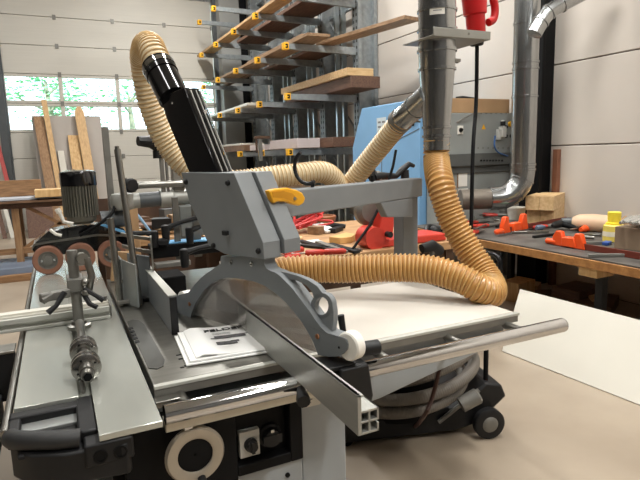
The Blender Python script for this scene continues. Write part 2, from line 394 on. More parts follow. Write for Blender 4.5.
# black end cap with grip
cap = MB().ext(-.175, .0, 1.60, 1.642, .83, .872).ext(-.175, -.145, 1.50, 1.62, .83, .868).ext(-.01, .036, 1.43, 1.66, .83, .872).ext(-.15, -.01, 1.44, 1.60, .825, .84).ext(.0, .115, 1.370, 1.43, .80, .86)
cap = cap.build('end_cap', BLKP, st, .006)
gp = spline([(-.165, 1.53, .85), (-.155, 1.49, .862), (-.12, 1.455, .868), (-.06, 1.425, .868), (.0, 1.415, .862)], .012)
MB().tube(gp, .024, 16).build('grip', mat('grip_rubber', (38, 38, 38), .55, 0, .1, 30), cap)
MB().prism([V((-.17, 1.50, .845)), V((-.12, 1.42, .845)), V((-.04, 1.385, .845)), V((.10, 1.367, .845)), V((.11, 1.39, .845)), V((0, 1.43, .845)), V((-.13, 1.52, .845))], (0, 0, -.085)).build('bumper', BLKP, cap, .006)
mb = MB()
for x in (.035, .082): mb.lathe((x, 1.369, .825), (0, -1, 0), [(0, .017), (.003, .017), (.003, .012), (-.002, .012)], 20)
mb.build('hole_plug', BLACK, cap)
mb = MB()
for x, y, z in ((-.05, 1.385, .735), (-.03, 1.386, .70), (-.11, 1.40, .72)): mb.lathe((x, y, z), (0, -1, .2), [(0, .012), (.012, .012), (.014, .006)], 12)
mb.build('bolt', STEEL, st)
MB().lathe((.0, 1.385, .735), (1, 0, 0), [(-.045, .006), (-.04, .014), (.04, .014), (.045, .006)], 14).build('roller', WHITE, st)

# outrigger frame left of the slider
t = thing('outrigger_support', (-.35, 2.3, 0), 'dark grey outrigger support arm at the left edge beside the sliding table', 'support')
MB().ext(-.9, -.26, 2.20, 2.36, .70, .80).build('beam', GREYD, t, .004)
MB().ext(-.262, -.20, 2.22, 2.30, .68, .86).build('bracket', BLKP, t, .004)
MB().ext(-.265, -.195, 2.215, 2.31, .86, .872).build('bracket_cover', STEEL, t, .003)
MB().cyl((-.40, 2.05, 0), (-.40, 2.05, .72), .09, .09, 20).build('column', BLACK, t)
MB().ext(-.62, -.25, 1.90, 2.2, .60, .72).build('arm', GREYD, t, .004)

# ================================================================== things on the sliding table
t = thing('crosscut_fence', (.0, 2.5, .88), 'silver aluminium crosscut fence lying across the sliding table', 'fence')
MB().ext(-.62, .155, 2.42, 2.51, .881, .895).ext(-.62, .155, 2.435, 2.52, .895, .912).ext(-.62, .155, 2.42, 2.525, .912, .935).build('profile', ALU, t, .003)
MB().ext(-.62, .155, 2.436, 2.442, .935, .942).ext(-.62, .155, 2.465, 2.51, .935, .946).build('scale_rail', PANELW, t, .001)
MB().ext(.155, .162, 2.43, 2.51, .885, .935).build('end_plate', STEEL, t, .002)
MB().cyl((.14, 2.49, .94), (.14, 2.49, .965), .012, n=12).build('screw', STEEL, t)

t = thing('eccentric_clamp', (.03, 2.350, .88), 'dark steel clamp column with black levers standing on the sliding table', 'clamp')
MB().lathe((.03, 2.350, .881), (0, 0, 1), [(0, .045), (.014, .045), (.018, .03), (.03, .026)], 24).build('foot', STEEL, t)
MB().lathe((.03, 2.350, .90), (0, 0, 1), [(0, .020), (.30, .020)], 18).build('column', STEELD, t)
MB().lathe((.03, 2.350, 1.195), (0, 0, 1), [(0, .019), (.003, .019), (.006, .016)], 18).build('column_cap', STEEL, t)
MB().ext(-.0, .06, 2.315, 2.435, 1.035, 1.09).box((-.045, 2.290, 1.04), (.11, .028, .034), .35).build('bracket', STEELD, t, .005)
MB().cyl((-.09, 2.270, 1.03), (-.055, 2.285, 1.045), .018, n=6).build('nut', STEELD, t)
MB().tube([(-.01, 2.280, 1.05), (-.045, 2.260, 1.005), (-.075, 2.250, .985)], .009, 8, [.011, .009, .012]).build('lever', BLKP, t)
MB().tube([(.06, 2.300, 1.05), (.10, 2.280, 1.02), (.125, 2.270, 1.0)], .009, 8, [.009, .009, .012]).tube([(.055, 2.310, 1.03), (.075, 2.280, .99), (.10, 2.270, .975)], .01, 8).build('lever', BLKP, t)
MB().lathe((.06, 2.330, 1.17), (.2, -1, 0), [(0, .022), (.03, .022)], 16).tube([(.08, 2.310, 1.17), (.092, 2.305, 1.10), (.078, 2.310, 1.04)], .014, 10).ball((.066, 2.300, 1.075), .016).ball((.066, 2.300, 1.035), .016).build('handle', STEEL, t)

t = thing('spindle_arbor', (.028, 1.98, .88), 'shiny machined arbor with two flange rings lying on the sliding table', 'tool')
ax = (0, 1, 0); c = V((.030, 1.665, .924))
MB().lathe(c, ax, [(.0, .010), (0, .016), (.012, .018), (.03, .018), (.03, .022), (.075, .022), (.08, .015), (.50, .014), (.53, .018), (.60, .016), (.62, .01)], 28).build('shaft', STEEL, t)
MB().lathe(c, ax, [(-.003, .013), (.001, .013), (.002, .004)], 6).build('socket', BLACK, t)
for y in (.075, .235):
    fl = MB().lathe(c, ax, [(y, .02), (y, .036), (y+.004, .0435), (y+.018, .0435), (y+.022, .034), (y+.026, .034), (y+.03, .0435), (y+.044, .0435), (y+.048, .036), (y+.048, .02)], 36).build('flange', mat('turned_steel', (158, 156, 152), .22, 1., .1, 9), t)
    mb = MB()
    for i in range(4):
        a = .5+i*math.pi/2; mb.lathe(c+V((math.cos(a)*.029, y-.001, math.sin(a)*.029)), ax, [(0, .0035), (.004, .0035)], 10)
    mb.build('bolt_hole', BLACK, fl)

# ================================================================== POWER FEEDER
t = thing('power_feeder', (.12, 3.72, .88), 'black power feeder with three brown wheels and finned grey motor on the slider', 'feeder')
yf = 3.62
out = [(-.165, 1.03), (-.155, 1.065), (-.07, 1.135), (.05, 1.15), (.20, 1.155), (.36, 1.115), (.385, 1.06), (.385, 1.0), (.34, .985), (-.15, .985)]
MB().prism([(x, yf+.03, z) for x, z in out], (0, .17, 0)).build('body', BLKG, t, .006)
MB().strip([(-.17, yf+.02, 1.035), (-.155, yf+.02, 1.068), (-.10, yf+.02, 1.075), (.20, yf+.02, 1.095), (.38, yf+.02, 1.075)], [(-.17, yf+.02, 1.025), (-.15, yf+.02, 1.055), (-.10, yf+.02, 1.062), (.20, yf+.02, 1.082), (.38, yf+.02, 1.06)], (0, .19, 0)).build('trim_strip', STEEL, t)
for x in (-.088, .092, .275):
    wl = MB().lathe((x, yf+.03, .966), (0, -1, 0), [(0, .05), (0, .080), (.006, .085), (.05, .085), (.056, .080), (.056, .055), (.02, .05)], 36, False).build('wheel', RUBBER, t)
    MB().lathe((x, yf+.03, .966), (0, -1, 0), [(0, .056), (.052, .056), (.052, .048), (.046, .046), (.046, .03), (.056, .028), (.057, .01)], 24).build('hub', STEELD, wl)
    MB().lathe((x-.034, yf-.014, .966), (0, -1, 0), [(0, .009), (.012, .008)], 10).lathe((x+.034, yf-.014, .966), (0, -1, 0), [(0, .009), (.012, .008)], 10).build('screw', CHROME, wl)
mc = V((.125, 3.72, 1.16)); prof = []
mt = MB().lathe(mc, (0, 0, 1), [(0, .06), (.02, .085), (.05, .088), (.25, .088)], 32)
for i in range(36):
    a = 2*math.pi*i/36; mt.box(mc+V((math.cos(a)*.094, math.sin(a)*.094, .145)), (.018, .006, .19), a)
mo = mt.build('motor', mat('motor_grey', (120, 118, 108), .45, .3, .06, 9), t)
MB().lathe(mc, (0, 0, 1), [(.235, .09), (.238, .106), (.315, .106), (.325, .10), (.333, .06), (.333, .01)], 32).build('fan_cover', BLKG, mo)
MB().ext(.098, .108, 3.6, 3.606, 1.488, 1.50).build('badge', STEEL, mo)
MB().lathe((.24, 3.70, 1.16), (1, 0, .15), [(0, .07), (.10, .055), (.13, .06), (.16, .045)], 20).build('gearbox', GREYD, t)
MB().tube(spline([(.10, 3.6, 1.10), (.17, 3.58, 1.14), (.24, 3.58, 1.18), (.30, 3.6, 1.23), (.33, 3.65, 1.30)], .02), .010, 8).build('power_cable', BLACK, t)
MB().tube([(.0, 3.6, 1.25), (.02, 3.6, 1.19), (.07, 3.59, 1.175)], .011, 8).tube([(-.01, 3.6, 1.27), (.0, 3.6, 1.245)], .016, 8).tube([(-.06, 3.6, 1.15), (-.03, 3.59, 1.12), (.0, 3.59, 1.11)], .01, 8).build('crank_lever', WHITE, t)
MB().prism([(.22, yf, 1.15), (.25, yf, 1.155), (.385, yf, 1.09), (.36, yf, 1.085)], (0, .02, 0)).build('deflector', BLUES, t)
gl = MB().lathe((.37, 3.66, 1.235), (0, 0, 1), [(0, .03), (.0, .06), (.02, .075), (.08, .075), (.10, .065), (.105, .03)], 24).lathe((.40, 3.66, 1.285), (1, 0, .02), [(0, .05), (.20, .045), (.20, .06), (.28, .06), (.29, .05), (.42, .05)], 20)
gl.build('swivel_joint', mat('joint_grey', (166, 166, 160), .4, .3, .06, 9), t)
MB().lathe((.47, 3.66, 1.287), (1, 0, .02), [(0, .049), (.13, .049)], 20).build('joint_sleeve', GREYD, t)
MB().ext(.69, .76, 3.64, 3.72, .885, 1.585).build('stand_column', mat('stand_grey', (140, 138, 132), .4, .4, .06, 9), t, .006)
MB().lathe((.725, 3.66, 1.585), (0, 0, 1), [(0, .03), (.05, .028), (.055, .02)], 16).build('column_top', STEELD, t)
MB().lathe((.37, 3.62, 1.385), (1, 0, .0), [(0, .022), (.40, .022)], 16).build('cross_bar', STEEL, t)
MB().lathe((.745, 3.62, 1.385), (1, 0, .0), [(0, .03), (.06, .03)], 16).build('clamp_collar', STEELD, t)
MB().lathe((.395, 3.60, 1.39), (.3, -1, 0), [(0, .026), (.03, .026), (.035, .045), (.075, .045), (.082, .036)], 10).build('knob', BLKP, t)
MB().ext(.70, .98, 3.55, 3.8, 1.04, 1.24).build('stand_housing', mat('housing_grey', (112, 116, 114), .45, 0, .06, 9), t, .006)
MB().tube([(.80, 3.55, 1.25), (.83, 3.52, 1.33)], .013, 8).tube([(.79, 3.5, 1.255), (.88, 3.5, 1.25)], .012, 8).build('clamp_lever', STEEL, t)
MB().lathe((.60, 3.62, 1.60), (0, 0, 1), [(-.05, .03), (.0, .03)], 12).tube([(.48, 3.58, 1.66), (.56, 3.60, 1.655), (.62, 3.63, 1.61), (.65, 3.64, 1.58)], .03, 8, [.03, .04, .035, .025]).build('pivot_head', BLKP, t)
MB().ext(.61, .635, 3.62, 3.645, 1.25, 1.60).ext(.645, .66, 3.62, 3.645, 1.25, 1.60).build('guide_bar', STEELD, t, .002)
MB().ext(.295, .335, 3.80, 3.84, 1.16, 1.76).build('hoist_bar', STEELD, t, .003)

# ================================================================== SPINDLE FENCE
t = thing('spindle_fence', (.36, 2.5, .88), 'grey spindle moulder fence with upright steel plate and black clamp levers', 'fence')
MB().prism([(.345, 2.06, .882), (.345, 2.85, .882), (.345, 2.85, 1.03), (.345, 2.06, 1.03)], (.024, 0, 0)).build('fence_plate', GREY, t, .002)
MB().ext(.344, .371, 2.052, 2.062, .882, 1.028).build('fence_end', BLKP, t, .001)
MB().ext(.340, .373, 2.06, 2.85, 1.030, 1.036).build('fence_edge', ALU, t, .001)
MB().ext(.41, .52, 2.60, 2.78, .885, .99).build('slide_block', BLACK, t, .005)
MB().ext(.42, .80, 2.96, 3.08, 1.02, 1.09).build('cross_beam', BLACK, t, .005)
MB().ext(.42, .60, 2.84, 2.90, .99, 1.015).build('guide_rail', STEELD, t, .003)
MB().ext(.22, .44, 2.62, 2.92, .883, .90).build('foot_plate', BLKP, t, .004)
def lever(p, q, rr=.012):
    p, q = V(p), V(q); MB().lathe(p-V((0, 0, .07)), (0, 0, 1), [(0, .018), (.05, .022), (.085, .022), (.09, .014)], 14).tube([p, p.lerp(q, .3)+V((0, 0, .006)), q], rr, 8, [rr*1.5, rr, rr*1.35]).build('clamp_lever', BLKP, t)
lever((.52, 2.6, 1.10), (.74, 2.58, 1.135)); lever((.50, 2.95, 1.18), (.70, 2.93, 1.235)); lever((.62, 2.92, 1.16), (.82, 2.9, 1.205)); lever((.44, 2.95, 1.155), (.30, 2.98, 1.165))
MB().lathe((.48, 2.95, 1.09), (0, 0, 1), [(0, .02), (.01, .036), (.03, .036), (.04, .02)], 8).build('star_knob', BLKP, t)
MB().ext(.555, .585, 2.99, 3.02, 1.0, 1.34).ext(.66, .70, 3.0, 3.03, 1.0, 1.33).build('post', STEELD, t, .002)
# curved hood in front of the spindle
hood = [(.262, 2.82), (.285, 2.72), (.325, 2.62), (.36, 2.55)]
MB().strip([(x, y, 1.18) for x, y in hood], [(x, y, 1.195) for x, y in hood], (.008, .012, 0)).strip([(x, y, 1.12) for x, y in hood], [(x, y, 1.135) for x, y in hood], (.008, .012, 0)).prism([(.36, 2.55, 1.04), (.36, 2.55, 1.195), (.37, 2.62, 1.195), (.37, 2.62, 1.04)], (.008, 0, 0)).build('hood_lip', STEEL, t)
MB().prism([(.275, 2.75, .885), (.355, 2.60, .885), (.355, 2.60, 1.10), (.275, 2.75, 1.10)], (.006, .006, 0)).build('hood_plate', GREY, t)
MB().prism([(.225, 2.62, .89), (.28, 2.50, .89), (.28, 2.50, 1.085), (.225, 2.62, 1.10)], (.006, .004, 0)).prism([(.232, 2.60, .89), (.228, 2.72, .89), (.228, 2.72, 1.10), (.232, 2.60, 1.10)], (.006, 0, 0)).build('guard_plate', mat('guard_plate', (158, 162, 160), .3, .4, .05, 9), t)
MB().cyl((.215, 2.60, .885), (.205, 2.62, 1.29), .015, n=12).build('guide_rod', STEEL, t)
MB().cyl((.295, 2.56, .885), (.262, 2.64, 1.595), .0145, n=12).cyl((.262, 2.64, 1.595), (.262, 2.64, 1.61), .010, n=10).build('guide_rod', STEEL, t)
MB().ext(.20, .30, 2.60, 2.62, .99, 1.005).ext(.20, .30, 2.56, 2.58, .90, .915).build('rod_bracket', STEELD, t, .002)
tag(MB().box((.62, 3.02, 1.094), (.30, .11, .006), -.12).build('sheet', BLUES), 'light blue sheet lying on the black beam of the spindle fence', 'sheet')

tag(MB().box((.285, 3.15, .965), (.11, .03, .165), .2, Matrix.Rotation(.15, 3, 'Y')).build('wood_offcut', CARD, None, .003), 'brown board piece standing on the iron table behind the grey guide rod', 'offcut')
tag(MB().box((.46, 4.35, .60), (.16, .03, 1.20), .1).build('wood_offcut', CARD, None, .003), 'brown panel standing upright behind the right wheel of the feeder', 'offcut')
# ================================================================== booklet
t = thing('instruction_booklet', (.46, 1.85, .88), 'white stapled instruction booklet lying on the cast iron table', 'booklet')
c0, c1, c2, c3 = V((.345, 1.712, .882)), V((.615, 1.690, .882)), V((.640, 1.985, .882)), V((.368, 2.03, .882))
for k, (dx, dy, th, z) in enumerate(((-.022, -.006, .006, 0), (-.008, .0, .008, .0065))):
    P = [p+V((dx, dy, z)) for p in (c0, c1, c2, c3)]
    MB().prism(P, (0, 0, th)).build('sheets', PAPER, t, .002)
ux = (c1-c0).normalized(); uy = V((0, 0, 1)).cross(ux)
mb = MB(); B0 = c0+V((.014, .008, .0155)); uu = (c1-c0); vv = (c3-c0)
def bk(u, v): return B0+uu*u*.95+vv*v*.96
A = []; Bt = []
for i in range(11):
    u = i/10; h = .011*math.exp(-((u-.1)/.22)**2)*(1 if u > 0.05 else .2); A.append(bk(u, 0)+V((0, 0, h))); Bt.append(bk(u, 1)+V((0, 0, h*.9)))
mb.strip(A, Bt, (0, 0, -.004)); cov = mb.build('cover', PAPER, t)
def onb(u, v, z=.0015): 
    h = .011*math.exp(-((u-.1)/.22)**2); return bk(u, v)+V((0, 0, h+z))
ex = (onb(.9, .8)-onb(.5, .8)).normalized(); ey = vv.normalized(); ez = ex.cross(ey).normalized()
mx = Matrix((ex, ey-ex*ey.dot(ex), ez)).transposed().to_4x4(); mx.translation = onb(.56, .82, .005)
text('FELDER', .036, mx, INK, 'title', cov, 1.3, .001)
mb = MB()
for (u0, u1, v0, v1) in ((.36, .80, .50, .60), (.30, .40, .50, .53), (.60, .98, .585, .60), (.34, .62, .28, .38), (.55, .66, .34, .40)):
    mb.prism([onb(u0, v0), onb(u1, v0), onb(u1, v1), onb(u0, v1)], (0, 0, .0006))
for v in (.70, .66): mb.prism([onb(.36, v), onb(.62, v), onb(.62, v+.008), onb(.36, v+.008)], (0, 0, .0006))
mb.build('printed_drawing', mat('print_dark', (96, 96, 98), .6, 0, .5, 60), cov)

# ================================================================== RIP FENCE
t = thing('rip_fence', (.62, 1.6, .88), 'silver aluminium rip fence profile with black carriage on the chrome rail', 'fence')
MB().ext(.590, .600, 1.055, 2.32, .883, .985).ext(.600, .648, 1.055, 2.32, .883, .889).ext(.600, .648, 1.055, 2.32, .912, .917).ext(.600, .648, 1.055, 2.32, .938, .944).ext(.643, .648, 1.055, 2.32, .883, .905).ext(.643, .648, 1.055, 2.32, .915, .944).ext(.619, .624, 1.055, 2.32, .889, .938).ext(.590, .606, 1.055, 2.32, .980, .985).build('profile', mat('fence_aluminium', (172, 172, 166), .42, .6, .05, 9, stretch=(6, .5, 6)), t, .0008)
MB().prism([(.72, 1.40, .905), (.815, 1.40, .905), (.83, 1.40, .80), (.81, 1.40, .735), (.73, 1.40, .745), (.70, 1.40, .80)], (0, -.02, 0)).ext(.72, .82, 1.40, 1.50, .872, .905).build('carriage', BLKP, t, .006)
MB().prism([(.745, 1.378, .778), (.765, 1.378, .79), (.80, 1.378, .788), (.79, 1.378, .77)], (0, -.003, 0)).build('cutout', GREYL, t)
MB().lathe((.80, 1.45, .93), (1, -.12, 0), [(0, .018), (.03, .018), (.03, .024), (.085, .024), (.09, .018)], 16).build('clamp_knob', BLKP, t)
MB().tube([(.795, 1.50, .90), (.797, 1.51, .97), (.79, 1.515, 1.03)], .009, 10, [.008, .010, .012]).build('clamp_lever', BLKP, t)
MB().ext(.655, .78, 1.40, 1.50, .895, .91).build('cross_plate', BLKP, t, .003)
MB().lathe((.60, 1.42, .86), (-.3, -1, -.2), [(0, .012), (.05, .02), (.07, .02)], 10).build('locking_knob', BLKP, t)

# ================================================================== OVERARM SAW GUARD
P2, P1 = V((.437, 2.26, .88)), V((.725, 1.38, .88)); g = (P1-P2).normalized(); nn = g.cross(V((0, 0, 1))); bk_ = -nn
def G(x, y, off=0.): return aP(x, y, P2+nn*off, nn)
def GP(pts, off=0.): return [G(x, y, off) for x, y in pts]
base = V((1.69, 2.45, .66))
t = thing('saw_guard', base, 'grey overarm saw guard with box housing, arched frame and yellow handle over the table', 'saw guard')
# post and beam
MB().ext(base.x-.048, base.x+.048, base.y-.048, base.y+.048, .66, 1.345).build('post', GREY, t, .006)
MB().ext(base.x-.05, base.x+.05, base.y-.13, base.y-.04, .66, .80).build('post_bracket', GREY, t, .004)
MB().ext(base.x-.06, base.x+.06, base.y-.06, base.y+.06, 1.33, 1.345).build('post_cap', GREYL, t, .003)
E1 = aP(418, 186, base, V((0, 1, 0))); 
b0 = G(262, 206, -.12); E1 = aD(416, 187, (base+V((0, 0, .70))-EYE).dot(FW)-.0)
ba = (E1-b0); bl = ba.length; ba.normalize(); side = ba.cross(V((0, 0, 1))).normalized(); bu = side.cross(ba)
mb = MB()
def sec(c, hw, hh): return [c+side*sx*hw+bu*sz*hh for sx, sz in ((-1, -1), (1, -1), (1, 1), (-1, 1))]
S = [sec(b0, .04, .052), sec(E1, .04, .049)]
va = [mb.bm.verts.new(p) for p in S[0]]; vb = [mb.bm.verts.new(p) for p in S[1]]
mb.bm.faces.new(va[::-1]); mb.bm.faces.new(vb)
for i in range(4): mb.bm.faces.new((va[i], va[(i+1) % 4], vb[(i+1) % 4], vb[i]))
beam = mb.build('beam', GREY, t, .006)
q = E1-ba*.02-bu*.05
MB().prism([q-ba*.09, q-ba*.40, q-ba*.34-V((0, 0, .075)), q-ba*.09-V((0, 0, .10))], side*.04).build('beam_bracket', GREY, t, .004)
mb = MB(); d1 = ba.copy()
for ds in (.30, .75):
    c = b0+ba*ds+bu*.050; MB().cyl(c, c+bu*.03, .008, n=8).build('holder_pin', BLACK, t)
hc2 = b0+ba*.27+bu*.135
MB().tube(circ(hc2, ba, bu, .068, 18, 150, 330), .008, 8).build('hose_holder', BLKP, t)
# housing box: front part and rear part
f0 = [(181, 172.5), (234, 173), (263, 243), (264, 259.5), (224.6, 254), (209, 245.5), (189, 201)]
F = GP(f0, 0.); MB().prism(F, bk_*.075).build('housing_front', GREY, t, .002, 15)
f1 = [(190, 172.5), (237, 173), (266, 243), (266.5, 257), (224.6, 254), (209, 245.5), (192, 201)]
MB().prism([p+bk_*.080 for p in GP(f1, 0.)], bk_*.075).build('housing_rear', GREY, t, .002, 15)
mb = MB()
for x, y in ((186.6, 182), (228.5, 183), (214, 245.5), (259, 251)):
    c = G(x, y, .0); MB().lathe(c, nn, [(0, .0105), (.006, .0105), (.010, .007)], 16).build('housing_bolt', BLKP, t)
c = G(228, 232.6, .0); MB().box(c+nn*.012, (.030, .014, .018), math.atan2(g.y, g.x), ).build('toggle', BLKP, t, .003)
# slot on the housing's sloping right face, yellow handle
sr0, sr1 = G(234, 173, 0), G(263, 243, 0); sdir = (sr1-sr0).normalized(); sn = bk_.cross(sdir); sn = sn if sn.dot(g) > 0 else -sn
c = sr0+sdir*.05+bk_*.115
MB().prism([c-bk_*.010-sdir*.03, c+bk_*.010-sdir*.03, c+bk_*.010+sdir*.03, c-bk_*.010+sdir*.03], sn*.004).build('slot', BLACK, t)
hp = sr0+sdir*.09+bk_*.12+sn*.03
yh = [(264, 190.5), (271, 188.6), (283, 187.6), (292, 189.6), (298, 192.6), (301, 198), (299.5, 203), (295, 205.6), (289, 204.2), (282, 201.8), (274, 201.3), (269, 203.2)]
YP = [aP(x, y, hp, g) for x, y in yh]; yo = MB().prism(YP, g*.026).build('handle', YEL, t, .005)
yi = [(272, 192), (283, 191), (292, 193.5), (297.5, 199), (294, 202), (283, 198), (273, 197.5)]
MB().prism([aP(x, y, hp+g*.0255, g) for x, y in yi], g*.002).build('handle_inlay', mat('dark_yellow_plastic', (204, 140, 16), .5, 0, .05, 9), yo)  # inlay in a darker yellow than the handle
c = aP(294.5, 198.5, hp+g*.026, g); MB().lathe(c, g, [(0, .007), (.004, .006)], 12).build('screw', STEEL, yo)
# neck plate and arched frame
neck = [(213, 246), (263, 258), (263, 270), (222, 270), (222, 258)]
off = -.018
outer = [(221, 256), (263, 258), (263, 262), (267, 270), (277, 273), (285, 281), (292, 288), (301, 300), (310, 312), (318, 324), (326, 332.5), (334, 336), (345, 338)]
tip = [(348, 343), (347, 350), (341, 356), (330, 357), (318, 355)]
lefto = [(220, 264), (210, 271), (201.6, 277), (194, 285), (188, 293), (180, 294.5), (174, 297), (172.5, 303), (174, 309), (178, 314.5), (184, 317.5), (190, 318.8)]
inner = [(192, 312), (195, 304), (200, 296), (204, 290), (210, 284.5), (218, 280), (227, 277.5), (242, 279), (254, 281.5), (265, 286), (275, 293), (285, 302), (293, 311), (300, 320), (307, 331), (313, 342)]
# band between outer polyline and inner polyline, resampled evenly
def resample(pts, n):
    L = [0]
    for a, b in zip(pts, pts[1:]): L.append(L[-1]+math.hypot(b[0]-a[0], b[1]-a[1]))
    out = []
    for i in range(n):
        s = L[-1]*i/(n-1); j = max(k for k in range(len(L)) if L[k] <= s+1e-9); j = min(j, len(pts)-2)
        f = (s-L[j])/max(1e-9, L[j+1]-L[j]); out.append((pts[j][0]+(pts[j+1][0]-pts[j][0])*f, pts[j][1]+(pts[j+1][1]-pts[j][1])*f))
    return out
oA = resample(lefto[::-1], 20)+resample(outer[:1]+[(240, 257)]+outer[1:]+tip, 40)
iA = resample([(192, 312)]+inner[:6], 20)+resample(inner[6:]+[(318, 355)], 40)
MB().strip(GP(oA, off), GP(iA, off), bk_*.052).build('arched_frame', GREY, t, .0025)
mb = MB()
for x, y in ((231.7, 262), (252, 264)): MB().lathe(G(x, y, off), nn, [(0, .009), (.004, .009), (.004, .005), (.001, .005)], 16).build('frame_screw', CHROME, t)
mb = MB()
for x, y in ((189.5, 304), (317.5, 336.5)): MB().lathe(G(x, y, off), nn, [(0, .010), (.003, .009), (.004, .004)], 6).build('pane_screw', mat('copper', (176, 124, 92), .35, .9, .1, 9), t)
MB().lathe(G(339, 347.5, off), nn, [(0, .004), (.001, .004)], 12).build('axle_hole', BLACK, t)
pane = [(192, 313)]+inner[1:15]+[(312, 344), (316, 352), (262, 334), (225, 324), (196, 316)]
MB().prism(GP(pane, off-.010), bk_*.004).build('front_pane', ACRYL, t)
MB().prism(GP(pane, off-.042), bk_*.004).build('rear_pane', ACRYL, t)
# rear fin with round hole
fo = [(277, 271), (286, 272.5), (297, 275.5), (308, 280), (317, 286), (324, 295)]
fi = [(289, 281), (293, 279.5), (300, 282), (307, 286), (312, 292), (314, 299)]
hcc = (321.5, 306)
oR = [(hcc[0]+11*math.cos(a*.2094), hcc[1]+13*math.sin(a*.2094)) for a in range(31)]; iR = [(hcc[0]+6.8*math.cos(a*.2094), hcc[1]+8.8*math.sin(a*.2094)) for a in range(31)]
fn = MB().strip(GP(resample(fo, 24), off-.021), GP(resample(fi, 24), off-.021), bk_*.02).strip(GP(oR, off-.021), GP(iR, off-.021), bk_*.02)
fn.prism(GP([(332, 303), (333.5, 312), (333.5, 320), (332, 331), (322, 327), (315, 319), (310.5, 309), (313, 309.5), (316, 314), (321.5, 316.5), (327, 314), (330, 308)], off-.021), bk_*.02)
fn.build('fin', GREY, t, .001)
# rollers at both ends
rc = G(347, 347, off-.005)
MB().lathe(rc, bk_, [(0, .012), (0, .040), (.004, .045), (.034, .045), (.038, .04), (.038, .012)], 36).build('roller', WHITE, t)
rc = G(182, 302, off-.008); MB().lathe(rc, bk_, [(0, .040), (.004, .046), (.042, .046), (.046, .04)], 32).build('roller', WHITE, t)
rc = G(184, 318, off-.02); MB().prism([rc, rc+g*.012, rc+g*.012-V((0, 0, .06)), rc-V((0, 0, .06))], bk_*.03).build('riving_guide', mat('cream_plastic', (214, 204, 178), .5, 0, .05, 9), t)
# black extraction spout
sp = [(166, 118), (189, 172.8), (217, 172.8), (184, 87), (164, 95), (162, 103)]
MB().prism(GP(sp, -.035), bk_*.065).build('spout', BLKG, t, .004)
r0, r1 = G(187, 90, -.035), G(219, 172, -.035); rd = (r1-r0).normalized()
for o_ in (.012, .036, .054):
    MB().prism([r0+bk_*o_, r1+bk_*o_, r1+bk_*(o_+.005), r0+bk_*(o_+.005)], rd.cross(bk_).normalized()*(-.004 if rd.cross(bk_).dot(g) < 0 else .004)).build('seam_strip', STEELD, t)
c = r0+rd*.10+bk_*.04+g*.003; MB().lathe(c, g, [(0, .009), (.005, .008)], 12).build('spout_screw', CHROME, t)
c = G(172, 103, -.035); MB().lathe(c, nn, [(0, .006), (.003, .005)], 10).build('spout_screw', CHROME, t)
ca, cb = G(173.5, 97, -.078), G(160, 70, -.078); ax = (cb-ca)
MB().lathe(ca-ax*.05, ax, [(0, .066), (ax.length*.85, .066), (ax.length*.85, .070), (ax.length*1.25, .068)], 32).build('spout_collar', BLKG, t)
MB().lathe(ca, ax, [(ax.length*.98, .072), (ax.length*1.12, .072)], 32).build('hose_clip', CHROME, t)

# ================================================================== HOSES
top = ca+ax*.9
dp = lambda x, y, d: aD(x, y, d)
tt = (top-EYE).dot(FW)
pts = [top, dp(154, 55, tt+.03), dp(150, 46, tt+.10), dp(145.5, 47, tt+.20), dp(143, 60, tt+.30), dp(146, 85, tt+.36), dp(153, 112, tt+.42), dp(165, 140, tt+.48), dp(184, 165, tt+.52), dp(210, 180, tt+.55), dp(240, 181, tt+.58), dp(270, 177, tt+.62), dp(300, 174, tt+.68), dp(322, 172, tt+.76), dp(333, 178, tt+.85), dp(340, 188, tt+.95), dp(350, 184, tt+.98), dp(362, 169, tt+.92), dp(382, 144, tt+.80), dp(402, 119, tt+.66)]
hose('spiral_hose', pts, .060, .021, CREAM, CREAMW, 'cream spiral hose looping from the black spout past the arm to the steel branch')
PX, PY = 1.78, 2.30
pts = [(PX, PY, 1.60), (PX+.0, PY, 1.50), dp(440, 182, 2.66), dp(450, 215, 2.64), dp(466, 246, 2.62), dp(482, 270, 2.58), dp(491, 285, 2.52), dp(490, 293, 2.43), dp(478, 288, 2.40), dp(462, 279, 2.42), dp(438, 271, 2.46), dp(412, 268, 2.50), dp(380, 268, 2.53), dp(345, 269, 2.56), dp(310, 269, 2.57), dp(280, 272, 2.55), dp(250, 284, 2.50), dp(238, 292, 2.46)]
hose('spiral_hose', pts, .066, .020, TAN, TANW, 'amber spiral hose dropping from the vertical duct and lying along the white table')

# ================================================================== DUCTS
t = thing('steel_duct', (PX, PY, 1.55), 'galvanised vertical duct with tapered lower end above the amber hose', 'duct')
ztop = 6.55
MB().lathe((PX, PY, 0), (0, 0, 1), [(1.55, .065), (1.63, .066), (1.66, .068), (1.97, .090), (2.03, .092), (ztop, .092)], 36, False).build('pipe', GALV, t)
for z, r in ((1.62, .074), (1.665, .075), (1.95, .096), (2.04, .099), (2.14, .099), (2.23, .098)):
    MB().lathe((PX, PY, z), (0, 0, 1), [(-.008, r-.008), (-.006, r), (.006, r), (.008, r-.008)], 36).build('clamp_ring', GALV, t)
MB().lathe((PX+.096, PY-.02, 1.99), (1, 0, 0), [(0, .008), (.02, .008)], 8).ext(PX+.07, PX+.11, PY-.05, PY-.03, 1.985, 2.0).build('clamp_latch', STEEL, t)
MB().ext(PX-.11, PX+.24, PY-.11, PY+.14, 2.085, 2.092).ext(PX-.11, PX+.24, PY-.118, PY-.11, 2.085, 2.125).build('gate_plate', mat('gate_sheet', (156, 156, 150), .35, .5, .05, 9), t, .002)
MB().lathe((PX+.10, PY-.118, 2.106), (0, -1, 0), [(0, .006), (.002, .006)], 12).build('gate_rivet', STEELD, t)
lb = []
